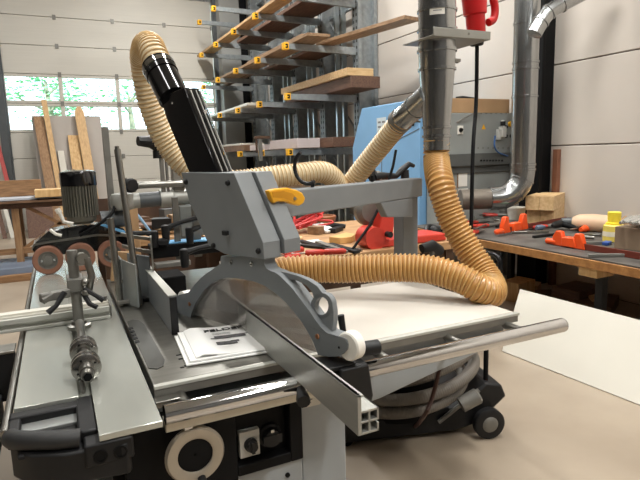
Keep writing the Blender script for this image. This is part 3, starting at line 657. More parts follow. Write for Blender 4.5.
for a in range(-150, -104, 5): lb.append((PX+math.cos(R(a))*.0935, PY+math.sin(R(a))*.0935))
lbo = MB().strip([(x, y, 2.195) for x, y in lb], [(x, y, 2.225) for x, y in lb], (0, -.001, 0)).build('label', WHITE, t)
MB().strip([(x, y-.0012, 2.211) for x, y in lb[2:-2]], [(x, y-.0012, 2.215) for x, y in lb[2:-2]], (0, -.0005, 0)).build('label_print', INKG, lbo)
b1 = V((PX-.03, PY+.02, 1.83)); b0_ = dp(400, 121, tt+.68); bx = b0_-b1
br = MB().lathe(b1, bx, [(0, .062), (bx.length*.45, .062), (bx.length*.45, .066), (bx.length*.5, .066), (bx.length*.5, .062), (bx.length*.98, .062), (bx.length, .066)], 28).build('branch_pipe', GALV, t)
MB().lathe(b1, bx, [(bx.length*.93, .069), (bx.length*1.06, .069)], 28).tube([b0_+V((.04, -.07, .0)), b0_+V((.075, -.085, -.01))], .006, 6).build('branch_clip', STEELD, br)

t = thing('steel_duct', (4.3, 4.15, 0), 'galvanised vertical duct with elbow at the bottom beside the black wall column', 'duct')
D0 = V((4.3, 4.15, 0))
MB().lathe(D0, (0, 0, 1), [(1.30, .122), (6.5, .122)], 32).build('pipe', GALV, t)
for z in (1.33, 1.38, 2.05, 2.32, 2.38, 2.75):
    MB().lathe(D0+V((0, 0, z)), (0, 0, 1), [(-.014, .118), (-.01, .129), (.01, .129), (.014, .118)], 32).build('clamp_ring', GALV, t)
el = [V((4.3, 4.15, 1.32))]
e_to = aD(478, 200, 5.6); ed = (e_to-D0); ed.z = 0; ed.normalize()
rr_ = .26; cc = D0+V((0, 0, 1.30))+ed*rr_
for a in range(0, 91, 15): el.append(cc-ed*rr_*math.cos(R(a))-V((0, 0, 1))*rr_*math.sin(R(a)))
el.append(el[-1]+ed*.08)
MB().tube(el, .122, 24).build('elbow', GALV, t, ang=20)
for p_, q_ in ((el[2], el[3]), (el[4], el[5]), (el[6], el[7])):
    MB().lathe(p_, q_-p_, [(-.008, .12), (-.006, .128), (.006, .128), (.008, .12)], 24).build('elbow_seam', GALV, t)
MB().tube([el[-1]-ed*.02, el[-1]+ed*.30], .105, 20).build('inlet_collar', mat('old_metal', (116, 108, 98), .5, .5, .2, 9), t)
bp0 = aD(534, 34, 5.0); bp1 = aD(585, -8, 5.0)
mb = MB().tube(spline([bp0, dp(541, 22, 5.0), dp(549, 12, 5.0), dp(562, 4, 5.0), dp(585, -8, 5.0), dp(620, -26, 5.0)], .05), .07, 20)
mb.build('branch_pipe', GALV, t, ang=20)
for x, y, x2, y2 in ((541, 22, 543, 19), (549, 12, 552, 9.6), (562, 4, 565, 2.4)):
    a_, b_ = dp(x, y, 5.0), dp(x2, y2, 5.0); MB().lathe(a_, b_-a_, [(-.01, .068), (-.008, .078), (.008, .078), (.01, .068)], 20).build('branch_ring', GALV, t)

# hanging red plug and its cable
pc = aD(477, 46, 3.0)
t = thing('power_plug', pc, 'red industrial plug hanging above the bench with a black cable', 'plug')
ax = V((-.10, 0, 1)).normalized()
MB().lathe(pc, ax, [(.04, .042), (.06, .05), (.16, .052), (.165, .062), (.24, .066), (.40, .07)], 24).build('plug_body', RED, t)
MB().lathe(pc, ax, [(0, .028), (.004, .036), (.041, .042)], 20).build('cable_gland', BLKP, t)
MB().tube(spline([pc+V((.02, -.03, .36)), pc+V((.07, -.03, .27)), pc+V((.095, -.03, .2)), pc+V((.085, -.03, .14)), pc+V((.05, -.03, .12))], .01), .022, 10).build('hinged_cover', RED, t)
MB().tube(spline([pc, pc-V((0, 0, .3)), dp(473, 150, 2.98), dp(471, 235, 2.95), dp(470, 262, 2.95)], .04), .011, 10).build('cable', BLACK, t)

# ================================================================== CANTILEVER RACK
LV = [.86, 1.585, 2.44, 3.195, 3.93, 4.67]; RY = [8.10, 9.40, 10.68, 12.0, 13.28]
rk = thing('cantilever_rack', (4.7, 10.7, 0), 'grey galvanised cantilever rack with yellow arm caps along the right wall', 'rack')
SLOT = mat('slotted_steel', (110, 116, 118), .5, .3)
_nt = SLOT.node_tree; _wv = _nt.nodes.new('ShaderNodeTexWave'); _wv.bands_direction = 'Z'; _wv.inputs['Scale'].default_value = 3.1; _cr = _nt.nodes.new('ShaderNodeValToRGB')
_cr.color_ramp.interpolation = 'CONSTANT'; _cr.color_ramp.elements[0].color = (.02, .02, .02, 1); _cr.color_ramp.elements[1].position = .4; _cr.color_ramp.elements[1].color = (.25, .27, .28, 1)
_tc = _nt.nodes.new('ShaderNodeTexCoord'); _nt.links.new(_tc.outputs['Object'], _wv.inputs['Vector']); _nt.links.new(_wv.outputs['Fac'], _cr.inputs[0]); _nt.links.new(_cr.outputs[0], _nt.nodes['Principled BSDF'].inputs['Base Color'])
for y in RY:
    mb = MB().ext(4.62, 4.68, y-.10, y+.10, 0, 6.2).ext(4.92, 4.98, y-.10, y+.10, 0, 6.2).ext(4.68, 4.92, y-.015, y+.015, 0, 6.2)
    co = mb.build('column', GALVR, rk)
    for dy in (.03, -.055): MB().ext(4.614, 4.622, y+dy, y+dy+.025, .25, 6.2).build('slotted_strip', SLOT, co)
for a, b in zip(RY, RY[1:]):
    mb = MB()
    for z in (.4, 1.6, 2.8, 4.0, 5.2):
        mb.cyl((4.83, a, z), (4.83, b, z+1.1), .018, n=6).ext(4.80, 4.86, a, b, z-.03, z+.03)
    mb.build('bracing', GALVR, rk)
mb = MB()
for y0 in (8.7, 8.95, 9.95, 10.2, 11.2, 11.45): mb.ext(4.70, 4.78, y0, y0+.05, 0, 6.2)
mb.build('upright_rail', mat('galvanised_window_glint', (190, 200, 204), .3, .9, .1, 9), rk)  # blue-white rail colour stands in for the windows' reflection
for z in LV:
    for y in RY:
        a = MB().prism([(4.62, y-.03, z+.05), (3.41, y-.03, z+.045), (3.41, y-.03, z-.035), (4.62, y-.03, z-.07)], (0, .06, 0)).build('arm', GALVR, rk)
        c = MB().ext(3.335, 3.42, y-.05, y+.05, z-.05, z+.055).build('arm_cap', YELC, a, .006)
        MB().ext(3.36, 3.40, y-.053, y-.048, z-.03, z-.008).ext(3.36, 3.40, y-.053, y-.048, z+.01, z+.032).ext(3.38, 3.40, y-.053, y-.048, z-.008, z+.01).build('cap_mark', BLACK, c)
def board(name, x0, x1, y0, y1, z0, th, m, label, cat='board', group='timber on the cantilever rack', skew=0.):
    o = MB().prism([(x0, y0, z0), (x1, y0, z0), (x1+skew, y1, z0), (x0+skew, y1, z0)], (0, 0, th)).build(name, m, None, .004)
    return tag(o, label, cat, group)
Z5, Z4, Z3, Z2, Z1 = LV[5]+.062, LV[4]+.062, LV[3]+.062, LV[2]+.062, LV[1]+.062
LITEV = mat('light_upright_plank', (214, 178, 128), .6, 0, .1, 5, (188, 150, 104), .05, stretch=(8, 8, .8))
LITE = mat('light_plank', (196, 162, 120), .6, 0, .1, 5, (164, 130, 92), .05, stretch=(8, 1, 8))
board('plank', 3.43, 3.70, 7.7, 13.9, Z4, .05, LITE, 'long light plank near the arm tips on the upper rack level')
board('plank', 3.86, 4.5, 7.9, 12.0, Z4, .06, WALN, 'wide brown plank behind the long light one on the upper rack level')
board('plank', 3.50, 3.88, 7.55, 13.0, Z3, .045, OAK, 'brown plank with light edge near the tips on the third rack level')
board('plank', 4.05, 4.55, 8.35, 11.6, Z3, .05, WALN, 'dark brown plank next to the column on the third rack level')
board('plank', 3.52, 3.88, 7.8, 10.4, Z3+.048, .03, OAK, 'shorter brown plank lying upon another on the third rack level')
pl = [aZ(320, 47, 3.31), aZ(341, 48, 3.31), aZ(418, 22, 3.31), aZ(399, 20, 3.31)]
pa_, pb_, pw = V((4.22, 8.25, Z3+.003)), V((4.58, 6.3, Z3+.003)), V((-.27, -.05, 0))
tag(MB().prism([pa_, pb_, pb_+pw, pa_+pw], (0, 0, .05)).build('plank', OAK, None, .004), 'long brown plank sticking far out of the rack toward the steel duct', 'plank', 'timber on the cantilever rack')
bY0 = 7.25
board('beam', 4.05, 4.55, bY0, 9.8, Z2, .17, WALN, 'thick dark beam on the rack under a lighter beam')
board('beam', 4.0, 4.45, bY0+.02, 9.9, Z2+.175, .11, BEECH, 'light beam on top of the thick dark beam on the rack')
board('board', 3.43, 3.75, 10.2, 13.7, Z2, .05, PANELW, 'white board at the arm tips on the middle rack level', skew=.1)
board('board', 3.92, 4.5, 10.0, 13.2, Z2, .04, WALN, 'brown board behind the white one on the middle rack level')
board('board', 3.92, 4.04, 11.4, 13.6, Z3+.0, .03, BROWNB, 'thin brown board at the far end of the third rack level')
LIL = mat('lilac_board', (190, 178, 176), .6, 0, .06, 4)
board('beam', 3.45, 3.85, 7.95, 9.15, Z1, .15, LIL, 'pale lilac beam on the low rack level beside the blue machine')
board('beam', 3.9, 4.5, 7.6, 8.6, Z1, .15, WALN, 'reddish brown beam end on the low rack level beside the blue machine')
board('beam', 3.5, 3.9, 9.55, 10.4, Z1, .10, LIL, 'short pale beam further back on the low rack level')
board('beam', 3.45, 3.9, 10.6, 12.3, Z1, .12, BROWNB, 'brown beam with white boards on it on the low rack level')
board('board', 3.45, 3.95, 10.8, 13.0, Z1+.122, .035, PANELW, 'thin white board topmost of the low rack level')
board('board', 3.6, 4.4, 8.2, 12.5, LV[0]+.062, .05, OAK, 'brown board on the lowest rack level')
t = thing('bar_clamp', (3.5, 9.4, 1.65), 'dark upright clamp standing on the low rack level', 'clamp')
MB().ext(3.30, 3.36, 9.28, 9.34, 1.45, 1.86).build('bar', STEELD, t, .004)
MB().ext(3.22, 3.50, 9.27, 9.35, 1.84, 1.89).cyl((3.26, 9.31, 1.84), (3.26, 9.31, 1.60), .02, n=8).build('jaw', DARKW, t, .004)

# ================================================================== BLUE MACHINE, GREY MACHINE
t = thing('wide_belt_sander', (4.2, 6.1, 0), 'light blue machine cabinet standing behind the cream hose', 'machine')
MB().prism([(3.9, 5.36, .12), (3.9, 6.98, .12), (3.9, 6.98, 1.62), (3.9, 6.70, 2.15), (3.9, 5.36, 2.15)], (.75, 0, 0)).build('cabinet', BLUE, t, .01)
MB().ext(3.96, 4.6, 5.4, 6.92, 0, .12).build('plinth', BLACK, t)
MB().prism([(3.897, 5.36, 1.80), (3.897, 5.36, 1.81), (3.897, 6.2, 1.60), (3.897, 6.2, 1.59)], (.004, 0, 0)).ext(3.896, 3.901, 6.19, 6.2, .2, 1.6).build('panel_seam', GREYD, t)
lb = MB().ext(3.895, 3.90, 6.08, 6.30, 1.70, 1.99).build('label', mat('pale_label', (196, 206, 210), .5, 0, .04, 9), t)
mb = MB()
for i in range(4):
    for j in range(2): mb.ext(3.893, 3.896, 6.10+j*.10, 6.17+j*.10, 1.74+i*.06, 1.765+i*.06)
mb.build('label_print', INKG, lb)
mb = MB()
for y, z in ((5.42, 2.05), (5.42, 1.9), (5.48, 1.86)): mb.lathe((3.9, y, z), (-1, 0, 0), [(0, .02), (.02, .018)], 10)
mb.build('knob', BLACK, t)

t = thing('dust_extractor', (4.5, 5.3, 0), 'grey machine cabinet with switches standing behind the vertical duct', 'machine')
GX0, GX1, GY = 3.98, 4.93, 4.95
MB().ext(GX0, GX1, GY, 5.33, .0, 1.955).build('cabinet', MACHG, t, .006)
MB().ext(GX0-.01, GX1, GY-.05, GY, 1.36, 1.50).ext(GX0-.01, GX1, GY-.02, GY, 1.28, 1.37).build('ledge', mat('dark_machine_grey', (88, 90, 88), .5, 0, .1, 8), t, .004)  # ledge in a darker grey than the cabinet
sq = aY(460, 130, GY)
so_ = MB().box((sq.x, GY-.005, sq.z), (.075, .01, .095)).build('switch_plate', WHITE, t)
MB().lathe((sq.x, GY-.01, sq.z), (0, -1, 0), [(0, .024), (.02, .022)], 14).build('switch', BLACK, so_)
tr = aY(483.5, 127, GY); MB().prism([(tr.x-.03, GY-.004, tr.z-.025), (tr.x+.03, GY-.004, tr.z-.025), (tr.x, GY-.004, tr.z+.03)], (0, .003, 0)).build('warning_triangle', YELC, t)
vl = aY(500, 132, GY)
mb = MB().box((vl.x, GY-.04, vl.z), (.06, .07, .12)).box((vl.x-.05, GY-.03, vl.z-.03), (.04, .05, .12)).cyl((vl.x, GY-.04, vl.z+.06), (vl.x, GY-.04, vl.z+.13), .02, n=12)
mb.build('air_regulator', mat('regulator_grey', (196, 196, 190), .4, 0, .06, 9), t, .004)
MB().cyl((vl.x, GY-.045, vl.z+.07), (vl.x, GY-.045, vl.z+.12), .03, n=12).build('regulator_knob', BLKP, t)
mb = MB()
for x, y in ((506, 127), (506, 136), (511, 136)):
    p = aY(x, y, GY); mb.lathe((p.x, GY, p.z), (0, -1, 0), [(0, .022), (.015, .018)], 12)
mb.build('push_button', BLKP, t)
p = aY(510, 124, GY); MB().lathe((p.x, GY, p.z), (0, -1, 0), [(0, .035), (.02, .03)], 14).build('yellow_button', YELC, t)
pts = [aY(495, 136, GY-.05), aY(494.5, 146, GY-.09), aY(498, 152, GY-.08), aY(506, 155.5, GY-.05), aY(512, 157, GY-.02)]
MB().tube(spline(pts, .02), .009, 8).build('air_hose', mat('blue_tube', (46, 92, 150), .4, 0, .1, 9), t)
mb = MB()
for x in range(476, 512, 5):
    p = aY(x, 113.5, GY); mb.box((p.x, GY-.004, p.z), (.012, .008, .012))
    p = aY(x+2, 148, GY); mb.box((p.x, GY-.004, p.z), (.012, .008, .012))
mb.build('screw', STEELD, t)
mb = MB()
for x in range(481, 504, 3):
    p = aY(x, 160.5, GY-.05); mb.box((p.x, GY-.052, p.z), (.022, .006, .018))
mb.build('vent_slot', BLACK, t)
p = aY(462.5, 179, GY); l1 = MB().box((p.x, GY-.003, p.z), (.13, .006, .17)).build('notice', WHITE, t)
p2 = aY(463, 193, GY); MB().box((p2.x, GY-.003, p2.z), (.14, .006, .10)).build('notice', WHITE, t)
MB().prism([(p2.x-.045, GY-.008, p2.z-.04), (p2.x+.045, GY-.008, p2.z-.04), (p2.x, GY-.008, p2.z+.04)], (0, .002, 0)).build('warning_triangle', YELC, t)
MB().tube([aY(457, 122, GY-.01), aY(472, 114, GY-.05), aY(480, 113, GY-.02)], .008, 6).build('lever', STEEL, t)
MB().prism([(p.x-.08, GY-.002, p.z-.1), (p.x-.065, GY-.002, p.z-.1), (p.x-.065, GY-.002, p.z+.09), (p.x-.08, GY-.002, p.z+.09)], (0, -.004, 0)).build('edge_strip', OAK, t)
tag(MB().prism([(GX0+.02, GY+.02, 1.958), (GX1-.02, GY+.02, 1.958), (GX1-.02, GY+.37, 1.958), (GX0+.02, GY+.37, 1.958)], (0, 0, .16)).build('cardboard_sheet', CARD, None, .004), 'flat brown cardboard box lying on top of the grey machine', 'box')
p = aY(466, 97, GY+.2); t = tag(MB().tube([(p.x-.14, GY+.2, 2.138), (p.x-.05, GY+.2, 2.143), (p.x+.14, GY+.22, 2.142)], .02, 10, [.018, .024, .012]).build('brush', BLKP), 'dark brush lying on the cardboard box above the grey machine', 'brush')

# ================================================================== REAR WORKBENCH AND CLUTTER
BENCH = mat('bench_top', (190, 150, 106), .6, 0, .1, 4, (158, 120, 82), .05, stretch=(1, 6, 6))
ZT = .85
t = thing('workbench', (1.9, 4.0, 0), 'long wooden workbench cluttered with tools behind the saw guard post', 'workbench')
MB().ext(1.15, 2.8, 3.30, 4.95, ZT-.06, ZT).build('worktop', BENCH, t, .004)
for x in (1.22, 2.72):
    for y in (3.38, 4.86): MB().ext(x-.04, x+.04, y-.04, y+.04, 0, ZT-.06).build('leg', DARKW, t)
for y in (3.36, 4.84): MB().ext(1.22, 2.72, y, y+.04, .60, ZT-.06).build('apron', DARKW, t)
t = thing('workbench', (.7, 5.0, 0), 'low wooden bench heaped with offcuts behind the feeder stand', 'workbench')
MB().ext(.30, 1.35, 4.95, 6.2, ZT-.06, ZT).build('worktop', BENCH, t, .004)
MB().ext(.33, 1.32, 4.99, 5.03, .08, ZT-.06).build('front_panel', DARKW, t)
MB().ext(.33, 1.32, 6.12, 6.16, .08, 1.15).build('back_panel', DARKW, t)
for x in (.36, 1.28):
    for y in (5.02, 6.1): MB().ext(x-.04, x+.04, y-.04, y+.04, 0, ZT-.06).build('leg', DARKW, t)
rnd = random.Random(4)
offc = [('long pale offcut', PINE, (.42, .05, .03)), ('brown block offcut', DARKW, (.10, .09, .08)), ('light square offcut', BEECH, (.12, .12, .04)), ('dark narrow offcut', WALN, (.30, .05, .04)), ('white painted offcut', PANELW, (.2, .06, .03)), ('orange tinted offcut', OAK, (.22, .09, .05)), ('short thick offcut', BROWNB, (.14, .1, .1)), ('wide thin offcut', CARD, (.32, .2, .015)), ('pale wedge offcut', PINE, (.18, .1, .06)), ('dark brown stick', DARKW, (.36, .03, .03)), ('light brown cube', OAK, (.08, .08, .08)), ('reddish stick', REDP, (.24, .025, .025)), ('white plastic strip', PANELW, (.26, .04, .01)), ('grey metal block', GREYD, (.12, .08, .07)), ('beech slat', BEECH, (.34, .04, .02)), ('black rubber block', BLKP, (.12, .1, .06)), ('pale round ended stick', BEECH, (.2, .03, .03)), ('dark walnut board', WALN, (.28, .14, .02))]
for k, (nm, m, sz) in enumerate(offc):
    x = .42+.8*((k*.37) % 1); y = 5.05+1.0*((k*.61) % 1); h = ZT+.01+sz[2]*.75+(.05 if k > 7 else 0)
    o = MB().box((x, y, h), tuple(v*1.5 for v in sz), rnd.uniform(0, 3.1), None).build('wood_offcut', m, None, .003)
    tag(o, nm+' in the heap on the low bench behind the feeder stand', 'offcut', 'heap of offcuts')
o = MB().tube(spline([(.50, 4.98, 1.12), (.60, 4.98, 1.08), (.74, 5.0, .865)], .03), .013, 8).build('blue_tube', mat('pale_blue_paint', (140, 178, 210), .4, 0, .05, 9)); tag(o, 'pale blue tube leaning over the offcuts behind the fence', 'tube')
def at(x, y, z=ZT): return aZ(x, y, z)
# red hank of cord
p = at(297, 230, ZT+.02); rnd = random.Random(2); mb = MB()
for k in range(16):
    a = rnd.uniform(-.5, .9); L = rnd.uniform(.15, .28); h = rnd.uniform(.05, .24); w_ = rnd.uniform(.03, .07); cx = p+V((rnd.uniform(-.09, .09), rnd.uniform(-.1, .1), 0))
    d = V((math.cos(a), math.sin(a), 0)); e = V((-d.y, d.x, 0))
    mb.tube(spline([cx-d*L+V((0, 0, .02)), cx-d*L*.4+e*w_+V((0, 0, h)), cx+d*L*.6+e*w_*.5+V((0, 0, h*1.1)), cx+d*L+V((0, 0, h*.8)), cx+d*L*.5-e*w_+V((0, 0, h*.6)), cx-d*L*.5-e*w_*.6+V((0, 0, .03))], .02), .009, 7)
tag(mb.build('cord_hank', mat('red_cord', (206, 62, 62), .5, 0, .15, 9)), 'red hank of cord heaped on the workbench under the guard beam', 'cord')
p = at(325, 221); tag(MB().lathe(p, (0, 0, 1), [(0, .06), (0, .11), (.05, .12), (.06, .11), (.06, .09), (.02, .08)], 24).build('wooden_bowl', mat('brown_tape', (150, 96, 62), .5, 0, .1, 9)), 'round brown dish on the workbench behind the paper pad', 'dish')
p = at(316, 234); tag(MB().box(p+V((0, 0, .035)), (.09, .12, .07), .5).build('wood_block', OAK, None, .003), 'small light wooden block left of the paper pad on the workbench', 'block')
p = at(327, 233); o = tag(MB().box(p+V((0, .05, .04)), (.13, .18, .02), .4, Matrix.Rotation(.4, 3, 'Z') @ Matrix.Rotation(.3, 3, 'X')).build('paper_pad', PAPER, None, .002), 'white paper pad propped on black tools on the workbench', 'pad')
p = at(334, 232); tag(MB().box(p+V((.02, .0, .02)), (.20, .07, .04), .7).tube([p+V((-.08, .05, .03)), p+V((.05, .1, .05)), p+V((.15, .06, .03))], .022, 8).build('hand_plane', BLKP, None, .004), 'black hand plane beside the paper pad', 'tool')
pts = [at(329, 243), at(337, 241), at(346, 238), at(356, 240), at(352, 243), at(340, 244)]
tag(MB().prism(pts, (0, 0, .05)).build('wood_template', mat('light_curved_wood', (214, 172, 108), .55, 0, .08, 6), None, .004), 'curved light wooden template in front of the black hand plane', 'template')
p = at(290, 240); tag(MB().lathe(p, (0, 0, 1), [(0, .10), (.02, .105), (.025, .10)], 24).build('wooden_disc', BEECH), 'flat pale wooden disc at the left end of the workbench', 'disc')
p = at(309, 242); tag(MB().box(p+V((0, 0, .003)), (.20, .13, .005), -.1).build('paper_sheet', PAPER), 'white paper sheet lying flat left of the curved template', 'paper')
for k, (x0, y0, x1, y1, m, lab) in enumerate(((287, 244, 330, 248, BLKP, 'black flat bar nearest the left side of the workbench'), (300, 241, 338, 251, BLKP, 'black flat bar slanting across the workbench middle'), (318, 242, 345, 252, STEELD, 'dull steel bar beside the black slanting bar'), (330, 244, 357, 252, BLKP, 'black flat bar nearest the red saw'), (336, 247, 362, 250, STEEL, 'bright steel rod beside the red saw'))):
    a, b = at(x0, y0, ZT+.012), at(x1, y1, ZT+.012); d = b-a
    tag(MB().box((a+b)/2, (d.length, .05 if m is not STEEL else .02, .02), math.atan2(d.y, d.x)).build('flat_bar', m, None, .003), lab, 'bar', 'bars on the workbench')
def driver(x0, y0, x1, y1, lab, z=ZT+.03):
    a, b = at(x0, y0, z), at(x1, y1, z); d = (b-a); L = d.length; t = thing('screwdriver', a, lab, 'screwdriver', 'red handled screwdrivers')
    MB().lathe(a, d, [(0, .012), (.01, .022), (L*.42, .022), (L*.46, .016), (L*.50, .022), (L*.93, .022), (L, .012)], 14).build('handle', REDP, t)
    MB().cyl(a, a-d.normalized()*.18, .005, n=8).build('shank', STEEL, t)
driver(305, 253, 346, 251, 'red screwdriver lying just behind the amber hose')
driver(284, 255, 303, 249, 'short red screwdriver beside the guard neck behind the amber hose')
driver(284, 259, 300, 256, 'red screwdriver nearest the guard neck behind the amber hose')
# red mitre saw
b = at(395, 250); 
t = thing('mitre_saw', b, 'red mitre saw with raised lever on the workbench behind the guard post', 'saw')
bx = V((2.18, 3.45, ZT))
MB().ext(2.05, 2.70, 3.36, 3.62, ZT+.003, ZT+.06).build('base', REDP, t, .01)
pv = aY(372, 237, 3.45)
MB().lathe((pv.x-.02, 3.36, pv.z), (0, 1, 0), [(0, .07), (.0, .085), (.16, .085), (.16, .06)], 20).build('pivot', REDP, t)
ar = [aY(378, 232, 3.44), aY(384, 207, 3.44), aY(392, 204, 3.44), aY(396, 214, 3.44), aY(392, 240, 3.44), aY(380, 246, 3.44)]
MB().prism(ar, (0, .10, 0)).build('arm', REDP, t, .008)
MB().lathe(aY(387, 234, 3.36), (0, -1, 0), [(0, .022), (.05, .022)], 14).build('knob', BLKP, t)
MB().tube([aY(352, 250, 3.35), aY(370, 225, 3.4), aY(383, 200, 3.42), aY(393, 166, 3.46), aY(396, 150, 3.47)], .010, 8).build('lever_rod', BLACK, t)
mh = aY(367, 210, 3.62)
MB().lathe(mh, (0, -1, 0), [(0, .06), (0, .12), (.05, .12), (.08, .09), (.08, .03)], 24).build('blade_guard', STEELD, t)
hd = [aY(374, 178, 3.55), aY(383, 176, 3.55), aY(396, 176, 3.55), aY(402, 170, 3.55), aY(409, 164, 3.55), (aY(414, 166, 3.55))]
MB().tube(hd, .03, 10, [.04, .03, .022, .028, .022, .014]).lathe(aY(371, 176, 3.55), (.6, -1, .3), [(0, .055), (.03, .05)], 16).lathe(aY(405, 174, 3.55), (0, 0, 1), [(-.05, .035), (.03, .03)], 12).build('operating_handle', BLKP, t)
MB().lathe(aY(378, 179, 3.58), (-.7, -.4, .5), [(-.05, .06), (.04, .05)], 18).build('motor_housing', STEEL, t)
p = at(438, 236)
tag(MB().tube(spline([p+V((-.12, 0, .03)), p+V((-.05, .06, .08)), p+V((.05, 0, .05)), p+V((.12, .04, .10)), p+V((.16, -.05, .12))], .03), .022, 8).ball(p+V((-.02, .02, .04)), .05).build('hand_tool', BLKP), 'black hand tool lying behind the red saw base near the amber hose', 'tool')
p = aD(432, 251, 3.05); t = thing('machine_handle', p, 'black star handle sticking up beside the amber hose', 'handle')
MB().tube([p+V((-.07, 0, .02)), p+V((0, 0, .03)), p+V((.07, .02, -.01))], .03, 10, [.026, .034, .03]).build('grip', BLKP, t)
MB().cyl(p-V((0, 0, .25)), p, .014, n=8).build('stem', STEELD, t)

# ================================================================== RIGHT BENCH AND WHAT LIES ON IT
t = thing('workbench', (4.0, 2.6, 0), 'deep wooden workbench with tools along the right wall under the stacked wood blocks', 'workbench')
MB().ext(3.36, 4.96, 1.2, 4.80, .683, .748).build('worktop', mat('bench_edge_wood', (176, 126, 72), .55, 0, .1, 4, (146, 100, 54), .05, stretch=(1, 6, 6)), t, .004)
MB().ext(3.37, 4.955, 1.21, 4.79, .748, .760).build('bench_mat', mat('grimy_mat', (96, 92, 86), .6, 0, .2, 5, (62, 58, 54)), t)
LEGM = mat('leg_dark_steel', (42, 42, 42), .5, .2, .1, 9)
for y in (1.4, 2.62, 4.6):
    MB().ext(3.50, 3.56, y-.03, y+.03, 0, .618).build('leg', LEGM, t); MB().ext(4.6, 4.66, y-.03, y+.03, 0, .683).build('leg', LEGM, t)
    MB().ext(3.50, 4.66, y-.025, y+.025, .618, .683).build('cross_rail', LEGM, t)
MB().ext(3.38, 3.56, 2.55, 2.70, .618, .683).build('packing_block', PINE, t)
tb_ = t
def rb(x, y, z=.842):
    p = aZ(x, y, z-.082)
    return V((4.82, p.y*4.82/p.x, p.z)) if p.x > 4.82 else p
# white sheet leaning on the bench front
q0, q1 = V((2.82, 2.98, .0)), V((2.82, .9, .0)); q2, q3 = aX(640, 320, 2.985), aX(520, 290, 2.985)
q0 = aZ(502, 351, .005); q1 = aZ(640, 405, .005); dr_ = (q1-q0); q1 = q0+dr_*1.6
top0 = aX(520, 289, q0.x+.37); top1 = aX(640, 320, q0.x+.37); top1 = top0+(top1-top0)*1.6
nrm = (q1-q0).cross(top0-q0).normalized(); nrm = nrm if nrm.x > 0 else -nrm
tag(MB().prism([q0, q1, top1, top0], nrm*.018).build('laminate_sheet', PANELW, None, .002), 'large white sheet leaning against the front of the right workbench', 'sheet')
# stacked wood blocks
BLK = mat('block_wood', (230, 198, 150), .55, 0, .08, 5, (208, 170, 120), .04, stretch=(1, 7, 7))
bp = rb(540, 224); ang = .52
def block(dx, dz, dy, L, lab):
    u = V((math.cos(ang), math.sin(ang), 0)); v = V((-u.y, u.x, 0))
    c = bp+V((0, 0, .002))
    o = MB().box((bp.x, bp.y, .76), (1, 1, 1)); o.bm.clear()
    o.box(c+u*(dx+L/2)+v*dy+V((0, 0, dz+.073)), (L, .135, .144), ang)
    tag(o.build('wood_block', BLK, None, .003), lab, 'block', 'stacked wood blocks')
block(.0, .0, -.069, .58, 'near lower block of the four stacked wood blocks')
block(.0, .0, .069, .58, 'far lower block of the four stacked wood blocks')
block(-.07, .146, -.069, .58, 'near upper block of the four stacked wood blocks')
block(-.07, .146, .069, .58, 'far upper block of the four stacked wood blocks')
# tub
p = rb(516, 219); t = thing('plastic_tub', p, 'small white plastic tub standing behind the orange clamp', 'tub')
mb = MB().lathe(p, (0, 0, 1), [(0, .085), (.12, .10), (.12, .108), (.135, .108), (.135, .098), (.01, .08)], 24, False).lathe(p, (0, 0, 1), [(0.0, .085), (.006, .085)], 24)
mb.build('tub_body', mat('grubby_white', (236, 232, 222), .5, 0, .12, 14), t)
# clamps
def clamp(a, b, z, lab, m1, jl=.16):
    a, b = rb(*a, z), rb(*b, z); d = (b-a).normalized(); s_ = V((-d.y, d.x, 0)); t = thing('bar_clamp', (a.x, a.y, .76), lab, 'clamp', 'orange bar clamps')
    L = (b-a).length; an = math.atan2(d.y, d.x)
    MB().box((a+b)/2, (L, .016, .045), an).build('bar', mat('clamp_bar', (120, 56, 44), .45, .3, .1, 9), t)
    zz = V((0, 0, 1))
    for k in (.04, .30):
        c = a+d*L*k-s_*.02; MB().prism([c-zz*.025-d*.04, c-zz*.025+d*.07, c+zz*.05+d*.045, c+zz*jl*.8+d*.03, c+zz*jl*.8-d*.02, c+zz*.04-d*.055], s_*.045).build('jaw', m1, t, .008)
    c = a+d*L*.17-s_*.03; MB().prism([c-zz*.02-d*.05, c+zz*.055-d*.045, c+zz*.06+d*.07, c-zz*.02+d*.09], s_*.07).build('trigger', m1, t, .008)
    MB().lathe(a-d*.10, d, [(0, .012), (.01, .024), (.10, .026), (.12, .018)], 14).build('grip', m1, t)
clamp((502, 231), (566, 219), .885, 'orange bar clamp with long red bar in front of the wood blocks', ORANGE)
clamp((556, 242), (640, 256), .868, 'orange handled bar clamp lying at the front edge of the right bench', ORANGE, .12)
p = rb(588, 232); tag(MB().tube([p+V((-.1, 0, .03)), p+V((0, .02, .035)), p+V((.12, 0, .03))], .03, 10, [.02, .036, .024]).build('grip_handle', ORANGE), 'small orange grip lying in front of the pale cylinder', 'grip')
# pale cylinder with grey cap
a, b = rb(573, 222, .92), rb(612, 224, .92); d = b-a; t = thing('wood_cylinder', (a.x, a.y, .76), 'pale turned wooden cylinder with grey end lying beside the yellow can', 'cylinder')
MB().lathe(a, d, [(0, .05), (.05, .075), (d.length*.5, .085), (d.length, .075)], 24).build('cylinder_body', mat('pale_pinkish_wood', (218, 184, 152), .5, 0, .06, 6), t)
MB().lathe(a, -d, [(0, .045), (.10, .035), (.11, .02)], 16).build('end_cap', GREYD, t)
